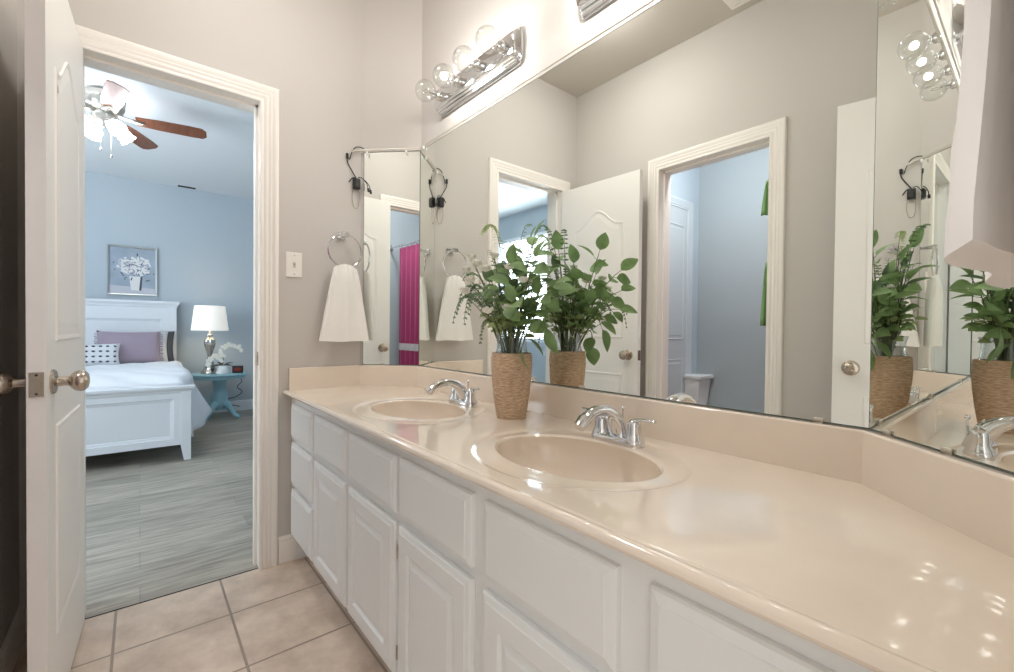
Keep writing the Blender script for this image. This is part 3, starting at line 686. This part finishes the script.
mb = MB(); mb.tube(rel(catmull([(DW+.02, .828, 1.805), (DW+.03, .845, 1.802), (DW+.045, .862, 1.775), (DW+.05, .868, 1.748)], 5)), .0022, 8); mb.tube(rel([(DW+.05, .868, 1.752), (DW+.051, .870, 1.735)]), .0058, 8)
mb.tube(rel(catmull([(DW+.02, .815, 1.80), (DW+.016, .80, 1.795), (DW+.014, .787, 1.775)], 5)), .003, 8)
build('black_plug_lead', mb, BLACKP, sl)
mb = MB(); mb.box(-.016, .016, -.012, .012, -.026, .026); mb.box(-.012, .012, -.016, .010, -.02, .02)
bb = build('battery_box', mb, BLACKP, sl, bevel=.003); bb.location = Vector((DW+.018, .822, 1.772))-O_; bb.rotation_euler = (0, 0, PI/2); bb['label'] = 'black battery box'
mb = MB(); mb.tube(rel(catmull([(DW+.012, .806, 1.76), (DW+.010, .803, 1.70), (DW+.010, .812, 1.66), (DW+.010, .822, 1.655), (DW+.010, .832, 1.662), (DW+.010, .838, 1.70), (DW+.012, .836, 1.76)], 6)), .0014, 6)
build('wire_loop', mb, NICKEL, sl)

# ------------------------------------------------------------------ vanity light bars
def bulb(parent, loc, lit):
    """globe bulb pointing to -y"""
    mb = MB(); pfb = [(.013, .0), (.014, .012)] + [(.0445*math.sin(a), .052+.0445*-math.cos(a)) for a in [PI*(.12+.88*i/16) for i in range(17)]]
    pfb = [(max(r, .0002), z) for r, z in pfb]
    mb.lathe(pfb, 28, cap=False); mb.xf(lambda v: Vector((v.x, -v.z, v.y))); b = build('globe_bulb', mb, GLASS, parent, ang=180); b.location = loc
    mb = MB(); mb.lathe([(.0205, -.022), (.0205, -.004), (.017, .002), (.0135, .002)], 24); mb.xf(lambda v: Vector((v.x, -v.z, v.y))); s = build('bulb_socket', mb, CHROME, b)
    mb = MB()
    if lit: mb.sphere((0, -.050, 0), .0135, 12)
    else:
        mb.tube([(-.010, -.035, 0), (-.012, -.055, 0), (0, -.060, 0), (.012, -.055, 0), (.010, -.035, 0)], .0009, 6); mb.tube([(0, -.005, 0), (0, -.032, 0)], .003, 8)
    f = build('filament', mb, FILA if lit else FILAOFF, b)
    if not lit: b['label'] = 'unlit clear bulb'
def light_bar(x, lits, label):
    t = thing('vanity_light', label, 'light fixture', (x, W_-.0005, 2.090))
    mb = MB(); L = []; LN = .288
    def oval(r, n_, y):
        out = []
        for j in range(48):
            a = 2*PI*(j+.5)/48; c, s = math.cos(a), math.sin(a)
            q = abs(c)**.6
            out.append((((LN-.03) if c >= 0 else -(LN-.03))+.03*(1 if c >= 0 else -1)*q*(r/.068), y, r*(abs(s)**.8)*(1 if s >= 0 else -1)))
        return out
    for r, y in ((.068, 0), (.068, -.008), (.062, -.012), (.060, -.018), (.054, -.021), (.052, -.027), (.046, -.030), (.044, -.037), (.036, -.040)): L.append(oval(r, 0, y))
    mb.loops(L, cap0=True, cap1=True); build('back_plate', mb, CHROME, t, ang=40)
    for i, l in enumerate(lits): bulb(t, (-.222+.148*i, -.062, 0), l)
light_bar(-1.500, (0, 1, 1, 1), 'chrome four globe light bar over the far sink, its first bulb unlit')
light_bar(-.655, (1, 1, 1, 1), 'chrome light bar over the near sink, mostly above the picture')

# ceiling vent seen in the mirror
cv = thing('ceiling_vent', 'slatted vent in the bathroom ceiling, seen at the top of the mirror', 'vent', (-.90, -.135, H_))
mb = MB(); mb.box(-.17, .17, -.12, -.10, -.008, 0); mb.box(-.17, .17, .10, .12, -.008, 0); mb.box(-.17, -.15, -.10, .10, -.008, 0); mb.box(.15, .17, -.10, .10, -.008, 0); build('vent_frame', mb, TRIM, cv, smooth=False)
mb = MB(); 
for i in range(9): y = -.09+i*.0225; mb.add([(-.15, y, -.010), (.15, y, -.010), (.15, y+.014, -.001), (-.15, y+.014, -.001)], [(0, 1, 2, 3)])
build('vent_louvres', mb, TRIM, cv, smooth=False)
mb = MB(); mb.box(-.15, .15, -.10, .10, -.0009, -.0002); build('vent_cavity', mb, DARK, cv, smooth=False)

# ------------------------------------------------------------------ toilet room things
cd = empty_struct('door_3', (TX0+.001, 0, 0), 0, 'white closet doors in the toilet room, seen in the mirror')
pc = lambda u, n, z: (TX0+n, u, z)
casing('trim_8', -1.26, -.50, 2.03, pc, mat('cool_white_trim', (214, 222, 226), rough=.4))
CD = mat('cool_white_door', (206, 214, 216), rough=.45)
def leafd(y0, y1, ky):
    mb = MB(); mb.box(0, .006, y0, y1, .01, 2.03)
    ww = y0-y1
    for z0, z1 in ((.2, .85), (1.0, 1.9)):
        a, b = y0-.05, y1+.05
        L = []
        for ins, d in ((0, .0062), (.006, .011), (.012, .007), (.03, .007), (.036, .011)): L.append([(d, a-ins, z0+ins), (d, b+ins, z0+ins), (d, b+ins, z1-ins), (d, a-ins, z1-ins)])
        mb.loops(L, cap1=True)
    o = build('door_leaf', mb, CD, cd, smooth=False)
    m = MB(); m.lathe([(.018, 0), (.018, .004), (.009, .008), (.009, .02), (.019, .030), (.020, .040), (.012, .046), (.001, .047)], 20); m.xf(lambda v: Vector((.007+v.z, ky+v.x, .918+v.y))); build('door_knob', m, NICKEL, cd)
leafd(-.50, -.86, -.83); leafd(-.862, -1.258, -.905)
# toilet
to = thing('toilet', 'white toilet with lidded tank in the toilet room, seen in the mirror', 'toilet', (TX0+.01, -1.335, 0))
mb = MB(); mb.loops([[(0, -.085, .38), (.09, -.085, .38), (.09, .085, .38), (0, .085, .38)], [(0, -.1, .69), (.125, -.1, .69), (.125, .1, .69), (0, .1, .69)]], cap0=True, cap1=True); build('tank', mb, POT, to, bevel=.008)
mb = MB(); mb.box(0, .14, -.107, .107, .69, .72); build('tank_lid', mb, POT, to, bevel=.006)
mb = MB(); mb.loops([[(.25+rx_*math.cos(2*PI*j/24), ry_*math.sin(2*PI*j/24), z) for j in range(24)] for rx_, ry_, z in ((.11, .07, 0), (.12, .075, .1), (.16, .09, .25), (.19, .10, .38))], cap0=True, cap1=True); build('bowl', mb, POT, to)
mb = MB(); mb.loops([[(.25+rx_*math.cos(2*PI*j/24), ry_*math.sin(2*PI*j/24), z) for j in range(24)] for rx_, ry_, z in ((.195, .102, .381), (.20, .105, .39), (.195, .10, .41))], cap0=True, cap1=True); build('seat_lid', mb, POT, to)
# shower rod, curtain
rod = MB(); rod.tube([(-.985, TY0, 1.915), (-.93, -.43, 1.915)], .011, 14); 
rt = thing('curtain_rod', 'chrome shower curtain rod in the toilet room, seen in the corner mirror', 'curtain rod'); build('rod', rod, CHROME, rt)
mb = MB(); mb.lathe([(.038, 0), (.036, .012), (.018, .022)], 24); mb.xf(lambda v: Vector((-.985+v.x, TY0+v.z, 1.915+v.y))); build('rod_flange', mb, CHROME, rt)
mb = MB()
def cfn(a, b):
    y = -1.235+a*.685; x = -.985+(y+1.45)*.054+.022*math.sin(a*PI*15)*(.5+.5*b)
    return (x, y, 1.890-b*1.82)
mb.grid(cfn, 120, 2)
cu = thing('shower_curtain', 'magenta satin shower curtain with a silver band, seen in the corner mirror', 'shower curtain')
build('curtain_cloth', mb, MAGENTA, cu, ang=180)
mb = MB(); mb.grid(lambda a, b: tuple(Vector(cfn(a, .535+b*.038))+Vector((-.003, 0, 0))), 120, 1); build('silver_band', mb, SILVERF, cu, ang=180)
for i in range(12):
    mb = MB()
    y = -1.215+i*.059; x = -.985+(y+1.45)*.054; mb.tube([(x+.016*math.cos(q*PI/4), y, 1.905+.018*math.sin(q*PI/4)) for q in range(9)], .002, 6)
    build('curtain_hook', mb, CHROME, cu)
for (yy, z1, z0, wv, lb) in ((-.500, 1.885, 1.70, .030, 'small green cloth hung from the curtain rod, seen at the mirrored doorway edge'), (-.505, 1.44, 1.10, .026, 'long green cloth hung below the small green one, seen at the mirrored doorway edge')):
    mb = MB()
    mb.grid(lambda a, b: (-.972+(a-.5)*2*wv*(.25+.75*b**.7)+.006*math.sin(a*12), yy+.01*math.sin(a*9)*b, z1-(z1-z0)*b), 12, 8)
    o = build('green_cloth', mb, GREENF, ang=180); o.modifiers.new('s', 'SOLIDIFY').thickness = .006
    tag(o, lb, 'cloth')
    mb = MB(); mb.tube([(-.972, yy, z1), (-.966, yy, z1+.03), (-.94, yy, z1+.045)], .002, 6); build('hook', mb, BLACKP, o)
# unseen ceiling lamp, added to light the toilet room
fl = thing('ceiling_fill_lamp', 'round white ceiling fill light added to the toilet room, out of view', 'lamp', (-1.25, -.66, TZ))
mb = MB(); mb.lathe([(.13, 0), (.13, -.02), (.12, -.03)], 32); build('lamp_base', mb, POT, fl)
mb = MB(); mb.lathe([(.12, -.03), (.10, -.06), (.05, -.085), (.001, -.09)], 32); build('fill_dome', mb, emis('toilet_fill_glow', (245, 248, 255), 100.0), fl)

bl_ = thing('ceiling_fill_lamp', 'round fill light added over the vanity aisle, above the picture', 'lamp', (-1.52, .27, H_))  # added lamp out of view, fills counter, cabinets and floor with light
mb = MB(); mb.lathe([(.13, 0), (.13, -.02), (.12, -.03)], 32); build('lamp_base', mb, CHROME, bl_)
mb = MB(); mb.lathe([(.12, -.03), (.10, -.06), (.05, -.085), (.001, -.09)], 32); build('fill_dome', mb, emis('aisle_fill_glow', (254, 252, 250), 46.0), bl_)

# ------------------------------------------------------------------ bedroom window
wn = empty_struct('window_1', (0, 0, 0), 0, 'bedroom window with white blinds, seen in the mirror through the doorway')
mb = MB()
for a in ((WX0, WX0+.05, WZ0, WZ1), (WX1-.05, WX1, WZ0, WZ1), (WX0, WX1, WZ0, WZ0+.05), (WX0, WX1, WZ1-.05, WZ1), (WX0, WX1, 1.62, 1.66)): mb.box(a[0], a[1], BY0-.09, BY0-.05, a[2], a[3])
build('window_frame', mb, WHITEW, wn, smooth=False)
mb = MB()
for i in range(40):
    z = WZ0+.03+i*.0355; mb.add([(WX0+.01, BY0-.040, z-.010), (WX1-.01, BY0-.040, z-.010), (WX1-.01, BY0-.010, z+.014), (WX0+.01, BY0-.010, z+.014)], [(0, 1, 2, 3)])
mb.box(WX0+.005, WX1-.005, BY0-.045, BY0-.003, WZ1-.05, WZ1-.003)
build('blind', mb, SLAT, wn, smooth=False)

w2 = empty_struct('added_window', (0, 0, 0), 0, 'narrow unseen bedroom window added for extra light, nearer the bathroom doorway')  # unseen window, added to let more light into the bedroom
mb = MB()
for a in ((-3.35, -3.31, WZ0, WZ1), (-2.59, -2.55, WZ0, WZ1), (-3.35, -2.55, WZ0, WZ0+.05), (-3.35, -2.55, WZ1-.05, WZ1), (-3.35, -2.55, 1.62, 1.66)): mb.box(a[0], a[1], BY0-.09, BY0-.05, a[2], a[3])
build('window_frame', mb, WHITEW, w2, smooth=False)
# ------------------------------------------------------------------ bed
bed = thing('bed', 'white panelled bed with headboard and footboard against the blue wall', 'bed', (-5.4, -.36, 0))
BO = Vector((-5.4, -.36, 0)); YB0, YB1 = -1.06, .335
def bbox(mb, *a): return mb.box(*a)
def recess_panel(mb, xf_, sgn, y0, y1, z0, z1, fr_):
    """flat board face at x=xf_ with a sunk panel (sgn: outward x)"""
    L = []
    for iy, iz, d in ((0, 0, 0), (fr_, fr_, 0), (fr_+.008, fr_+.008, -.006), (fr_+.022, fr_+.022, -.010), (fr_+.024, fr_+.024, -.014)):
        L.append([(xf_+sgn*d, y0+iy, z0+iz), (xf_+sgn*d, y1-iy, z0+iz), (xf_+sgn*d, y1-iy, z1-iz), (xf_+sgn*d, y0+iy, z1-iz)])
    mb.loops(L, cap1=True)
def crown(mb, x0, x1, y0, y1, z0, z1, o):
    L = []
    for t, k_ in ((0, 0), (.15, .25), (.35, .35), (.6, .8), (.72, 1), (1, 1)):
        z = z0+(z1-z0)*t; e_ = o*k_; L.append([(x0-e_, y0-e_, z), (x1+e_, y0-e_, z), (x1+e_, y1+e_, z), (x0-e_, y1+e_, z)])
    mb.loops(L, cap0=True, cap1=True)
mb = MB(); hb0, hb1 = -6.50, -6.44
mb.box(hb0, hb1-.016, YB0+.01, YB1-.005, .10, 1.28); recess_panel(mb, hb1+.0005, 1, YB0+.01, YB1-.005, .45, 1.275, .13); crown(mb, hb0+.005, hb1, YB0+.01, YB1-.005, 1.275, 1.35, .028)
for y in (YB0+.01, YB1-.085): mb.box(hb0, hb1+.012, y, y+.08, 0, 1.28)
mb.xf(lambda v: v-BO); build('headboard', mb, WHITEW, bed, smooth=False)
mb = MB(); f0, f1 = -4.42, -4.365
mb.box(f0, f1-.016, YB0+.05, YB1-.02, .125, .545); recess_panel(mb, f1+.0005, 1, YB0, YB1-.075, .125, .545, .052); crown(mb, f0, f1, YB0+.0, YB1-.018, .535, .590, .026)
for y, s in ((YB0, 1), (YB1-.018, -1)):
    pfz = [(.0, .045), (.12, .066), (.545, .066)]
    L = [[(f0-.002, y, z), (f1+.010, y, z), (f1+.010, y+s*w_, z), (f0-.002, y+s*w_, z)] for z, w_ in pfz]; mb.loops(L, cap0=True, cap1=True)
mb.xf(lambda v: v-BO); build('footboard', mb, WHITEW, bed, smooth=False)
for y in (YB0+.02, YB1-.05):
    mb = MB(); mb.box(-6.44, -4.42, y, y+.03, .20, .40); mb.xf(lambda v: v-BO); build('side_rail', mb, WHITEW, bed, smooth=False)
mb = MB(); mb.box(-6.43, -4.44, YB0+.05, YB1-.05, .36, .60); mb.xf(lambda v: v-BO); build('mattress', mb, WHITEF, bed, bevel=.04)
# duvet
mb = MB()
def dv_fn(a, b):
    x = -6.10+a*1.655; s = (b-.5)*2; half = (YB1-YB0)/2+.02; cyy = (YB0+YB1)/2
    q = abs(s); sg = 1 if s > 0 else -1
    top_ = .662+.03*math.sin(a*9+2*s)*.3+.012*math.sin(x*13+s*7)+.010*math.sin(x*29-s*17)
    if a > .86: top_ -= (a-.86)*.85
    half_ = half - .055*min(1, max(0, (a-.80)/.12))
    hem = .14+.02*math.sin(x*8)+.16*math.exp(-((x+5.1)/.35)**2)
    if q < .60: y = cyy+sg*(half_-.06)*(q/.60); z = top_
    elif q < .74:
        t = (q-.60)/.14*PI/2; y = cyy+sg*(half_-.06+.07*math.sin(t)); z = top_-.07*(1-math.cos(t))
    else:
        t = (q-.74)/.26; y = cyy+sg*(half_+.01+.02*t+.13*t**1.2*math.exp(-((x+5.05)/.33)**2)+.012*math.sin(x*21)*t); z = top_-.07-t*(top_-.07-hem)
    return (x, y, z)
mb.grid(dv_fn, 60, 60); o = build('duvet', mb, DUVET, ang=180); o.modifiers.new('s', 'SOLIDIFY').thickness = .03
tag(o, 'puffy white tufted duvet spread over the bed', 'duvet')
def pillow(name, c, wy, hz, d, m, label, lean=.25, rz=0, flange=0, extra=None, pw=.42):
    """stands on edge facing +x, leaning back"""
    mb = MB(); N = 20
    for sg in (1, -1):
        def fn(a, b):
            u, v = (a-.5)*2, (b-.5)*2; th = d*.5*max(0, (1-u**4)*(1-v**4))**pw
            ed = 1-.05*(1-abs(v))*abs(u)**3
            return (sg*th, u*wy/2*(1-.06*(1-abs(v)**2)*abs(u)**2), v*hz/2*(1-.06*(1-abs(u)**2)*abs(v)**2)+hz/2)
        mb.grid(fn, N, N)
    if extra: extra(mb)
    o = build(name, mb, m if isinstance(m, list) else [m], loc=c, ang=180, merge=not extra); o.rotation_euler = (0, -lean, rz)
    tag(o, label, 'pillow')
    return o
pillow('pillow', (-6.33, .0, .65), .62, .36, .13, GREYF, 'charcoal grey pillow standing against the headboard, its right end showing', .10)
pillow('pillow', (-6.24, -.05, .65), .60, .37, .14, WHITEF, 'white pillow standing between the charcoal and mauve pillows', .15)
pp = pillow('pillow', (-6.10, -.08, .66), .52, .36, .16, PURPLE, 'mauve velvet pillow with fringed ends in front of the white pillow', .25)
for s in (-1, 1):
    mb = MB()
    for i in range(22):
        z = .02+i*.0145; mb.tube([(0, s*.245, z), (rnd(-.006, .006), s*(.272+rnd(0, .01)), z+rnd(-.008, .008))], .004, 5)
    mb.box(-.004, .004, min(s*.238, s*.250), max(s*.238, s*.250), .02, .33); build('fringe', mb, PURPLE, pp)
def dots(mb):
    for i in range(9):
        for j in range(4):
            u, v = -.86+i*.215, -.68+j*.45; th = .065*max(0, (1-u**4)*(1-v**4))**.42+.0025
            y, z = u*.25*.96, v*.1125+.1125; n = 10
            mb.add([(th, y+.014*math.cos(2*PI*q/n), z+.009*math.sin(2*PI*q/n)) for q in range(n)]+[(th-.006, y+.014*math.cos(2*PI*q/n), z+.009*math.sin(2*PI*q/n)) for q in range(n)], [tuple(range(n))]+[(q, (q+1) % n, (q+1) % n+n, q+n) for q in range(n)], 1)
pillow('pillow', (-5.93, -.40, .665), .50, .225, .13, [WHITEF, DOTF], 'small white lumbar pillow with dark grey dots in front', .22, extra=dots)

# ------------------------------------------------------------------ pedestal table and what stands on it
TXc, TYc = -6.14, .72
tb = thing('pedestal_table', 'round turquoise pedestal table with carved feet beside the bed', 'side table', (TXc, TYc, 0))
mb = MB(); mb.lathe([(.001, .468), (.255, .468), (.262, .475), (.262, .498), (.285, .502), (.293, .510), (.293, .518), (.287, .525), (.001, .527)], 48); build('table_top', mb, TEAL, tb)
mb = MB(); mb.lathe([(.10, .468), (.10, .455), (.075, .445), (.068, .40), (.062, .33), (.075, .30), (.085, .24), (.085, .17), (.07, .12), (.05, .10), (.001, .10)], 32); build('pedestal', mb, TEAL, tb)
for a in (20, 110, 200, 290):
    mb = MB(); a = math.radians(a-65); P = bez((.05, 0, .17), (.13, 0, .19), (.15, 0, .03), (.245, 0, .022), 10)
    mb.tube([Vector((p.x*math.cos(a), p.x*math.sin(a), p.z)) for p in P], [.042, .042, .040, .037, .034, .031, .028, .026, .025, .026, .020], 12, side=(0, 0, 1)); build('foot', mb, TEAL, tb)
LX, LY, TT = -6.14, .625, .527
lm = thing('table_lamp', 'silver table lamp with white drum shade on the turquoise table', 'lamp', (LX, LY, TT))
mb = MB(); mb.lathe([(.082, 0), (.085, .008), (.080, .02), (.062, .045), (.045, .09), (.030, .15), (.024, .20), (.030, .25), (.048, .31), (.056, .355), (.050, .39), (.026, .41), (.02, .42), (.03, .43), (.03, .445), (.016, .455), (.012, .50)], 32, flute=(.05, 12)); build('lamp_base', mb, MERC, lm)
mb = MB(); mb.lathe([(.182, .495), (.150, .775), (.147, .775), (.179, .495)], 48, cap=False); build('lamp_shade', mb, SHADE, lm)
mb = MB(); mb.sphere((0, 0, .62), .03, 12); build('lamp_bulb', mb, emis('bedside_bulb', (255, 224, 180), 60.0), lm)
mb = MB(); mb.tube([(0, 0, .5), (0, 0, .60)], .01, 8)
for a in range(3): mb.tube([(0, 0, .765), (.148*math.cos(a*2.1), .148*math.sin(a*2.1), .765)], .002, 6)
mb.tube([(0, 0, .6), (0, 0, .79)], .002, 6); build('lamp_harp', mb, BNICK, lm)
op = thing('orchid', 'white orchid in a small white pot beside the lamp', 'potted plant', (-6.02, .735, TT))
mb = MB(); mb.lathe([(.065, 0), (.068, .005), (.045, .09), (.048, .095), (.040, .095), (.038, .08)], 28); build('pot', mb, POT, op)
mb = MB()
S1 = catmull([(0, 0, .08), (.0, .01, .19), (.0, -.01, .27), (.0, .05, .335), (0, .13, .31), (0, .17, .27)], 6); S2 = catmull([(0, 0, .08), (0, -.02, .16), (0, -.07, .21), (0, -.12, .17), (0, -.14, .11)], 6)
mb.tube(S1, .0035, 6); mb.tube(S2, .003, 6); build('flower_stem', mb, STEM, op)
mb = MB()
for a in (.3, 2.0, 3.3, 5.0): leaf(mb, Vector((0, 0, .085)), Vector((math.cos(a)*.3, math.sin(a), .4)), Vector((.4, 0, 1)), .13, .05, .5, .2)
build('orchid_leaves', mb, mat('dark_orchid_leaf', (58, 66, 66), rough=.5), op, merge=False, ang=180)
mb = MB()
for S in (S1[8:], S2[6:]):
    for p in S[::2]:
        for q in range(2):
            c = p+Vector((rnd(.0, .03), rnd(-.02, .02), rnd(-.02, .02)))
            for i in range(5):
                a = i*1.257+q; leaf(mb, c, Vector((.25, math.cos(a), math.sin(a))), Vector((1, 0, 0)), .024, .020, .1, .1, n=4)
build('orchid_flowers', mb, PETAL, op, merge=False, ang=180)
ck = thing('alarm_clock', 'small black alarm clock on the turquoise table', 'clock', (-6.02, .885, TT), math.radians(-8))
mb = MB(); mb.box(-.03, .03, -.055, .055, 0, .085); build('clock_body', mb, BLACKP, ck, bevel=.006)
mb = MB(); mb.box(.0301, .0308, -.032, .030, .025, .062); build('clock_display', mb, REDLED, ck, smooth=False)
mb = MB(); mb.tube(catmull([(-6.10, .93, .45), (-6.20, .95, .40), (-6.30, .92, .33), (-6.28, .97, .27), (-6.35, .90, .20), (-6.45, .80, .17), (-6.50, .86, .10), (-6.50, .98, .06)], 6), .0045, 6)
tag(build('power_cord', mb, BLACKP), 'thin black power cord hanging behind the turquoise table', 'cord')

# ------------------------------------------------------------------ picture over the bed
PY0, PY1, PZ0, PZ1 = -.277, .157, 1.405, 1.955
pic = thing('framed_picture', 'silver framed painting of pale flowers above the headboard', 'picture', (BXF+.001, (PY0+PY1)/2, (PZ0+PZ1)/2))
hw, hh = (PY1-PY0)/2, (PZ1-PZ0)/2
mb = MB(); L = []
for ins, d in ((0, 0), (0, .028), (.006, .032), (.016, .030), (.020, .018), (.022, .012)): L.append([(d, -hw+ins, -hh+ins), (d, hw-ins, -hh+ins), (d, hw-ins, hh-ins), (d, -hw+ins, hh-ins)])
mb.loops(L); build('picture_frame', mb, SILVER, pic, smooth=False)
mb = MB(); mb.box(.001, .012, -hw+.02, hw-.02, -hh+.02, hh-.02, 0)
def dab(y, z, r, ry, a, mi, d):
    n = 8; mb.add([(.0122+d, y+r*math.cos(q*2*PI/n)*math.cos(a)-ry*math.sin(q*2*PI/n)*math.sin(a), z+r*math.cos(q*2*PI/n)*math.sin(a)+ry*math.sin(q*2*PI/n)*math.cos(a)) for q in range(n)], [tuple(range(n))], mi)
mb.add([(.0124, -hw+.02, -hh+.02), (.0124, hw-.02, -hh+.02), (.0124, hw-.02, -hh+.085), (.0124, -hw+.02, -hh+.11)], [(0, 1, 2, 3)], 3)
mb.add([(.0128, -.015, -.215), (.0128, .055, -.215), (.0128, .068, -.06), (.0128, -.03, -.06)], [(0, 1, 2, 3)], 1)
mb.add([(.0127, .055, -.215), (.0127, .075, -.215), (.0127, .085, -.06), (.0127, .065, -.06)], [(0, 1, 2, 3)], 2)
rg = random.Random(3)
for i in range(26): dab(rg.gauss(.02, .06), rg.gauss(.02, .05), .022, .006, rg.uniform(0, 3.1), 2, .0008+.00002*i)
for i in range(90):
    a = rg.uniform(0, 6.28); r_ = rg.uniform(.02, 1)**.6; dab(.02+.155*r_*math.cos(a), .065+.105*r_*math.sin(a), rg.uniform(.014, .03), rg.uniform(.007, .014), rg.uniform(0, 3.1), 1 if rg.random() < .75 else 3, .0015+.00002*i)
for i in range(22): dab(rg.gauss(.02, .08), rg.gauss(.05, .06), .012, .004, rg.uniform(0, 3.1), 2, .0045+.00002*i)
build('canvas', mb, [PGREY, PWHITE, PDARK, PPINK], pic, smooth=False, merge=False)

# ------------------------------------------------------------------ ceiling fan
FX, FY = -4.28, -.19
fan = thing('ceiling_fan', 'nickel ceiling fan with brown blades and lit glass shades in the bedroom', 'ceiling fan', (FX, FY, BH))
mb = MB(); mb.lathe([(.10, 0), (.115, -.015), (.118, -.05), (.112, -.055), (.115, -.062), (.110, -.10), (.095, -.12), (.060, -.135), (.055, -.16), (.075, -.165), (.078, -.195), (.05, -.205), (.03, -.235), (.001, -.24)], 40); build('motor_housing', mb, BNICK, fan)
for k in range(5):
    a = math.radians(9+72*k); R3 = Matrix.Rotation(a, 3, 'Z')
    mb = MB(); Pn = []
    out = [(.175, -.045), (.30, -.057), (.50, -.062), (.575, -.058), (.60, -.030), (.60, .030), (.575, .058), (.50, .062), (.30, .057), (.175, .045)]
    tl = math.radians(15)
    for th in (0, -.007): Pn += [R3 @ Vector((x, y*math.cos(tl), -y*math.sin(tl)-.150+th)) for x, y in out]
    n = len(out); mb.add(Pn, [tuple(range(n)), tuple(reversed(range(n, 2*n)))]+[(i, (i+1) % n, (i+1) % n+n, i+n) for i in range(n)])
    bl = build('blade', mb, BLADE, fan, smooth=False)
    mb = MB(); mb.tube([R3 @ Vector(p) for p in ((.06, 0, -.135), (.12, 0, -.152), (.19, 0, -.160))], [.014, .010, .012], 10)
    mb.tube([R3 @ Vector(p) for p in ((.16, -.03, -.163), (.22, 0, -.163), (.16, .03, -.155))], .008, 8); build('blade_bracket', mb, BNICK, bl)
for k in range(4):
    a = math.radians(30+90*k); R3 = Matrix.Rotation(a, 3, 'Z'); tilt = Matrix.Rotation(math.radians(-50), 3, 'Y')
    mb = MB(); mb.tube([R3 @ Vector(p) for p in ((.02, 0, -.20), (.055, 0, -.205), (.082, 0, -.222))], .010, 10); arm = build('light_arm', mb, BNICK, fan)
    mb = MB(); mb.lathe([(.020, 0), (.026, -.012), (.046, -.035), (.058, -.070), (.054, -.090), (.066, -.118)], 24, cap=False); mb.xf(lambda v: R3 @ (tilt @ (v*.80)+Vector((.078, 0, -.215)))); build('glass_shade', mb, FROST, fan, ang=180)
for dx, dy, L_ in ((.03, -.02, .17), (.0, .035, .20)):
    mb = MB(); mb.tube([(dx, dy, -.23), (dx, dy, -.23-L_)], .0025, 6); mb.sphere((dx, dy, -.235-L_), .009, 10, 1.4); build('pull_chain', mb, BNICK, fan)
vt = thing('ceiling_vent', 'small dark slot vent where the bedroom ceiling meets the far wall', 'vent', (-6.47, .43, BH))
mb = MB(); mb.box(-.05, .05, -.10, .10, -.006, 0); build('vent_frame', mb, BCEIL, vt, smooth=False)
mb = MB(); mb.box(-.035, .035, -.085, .085, -.0085, -.0061); build('vent_slot', mb, DARK, vt, smooth=False)
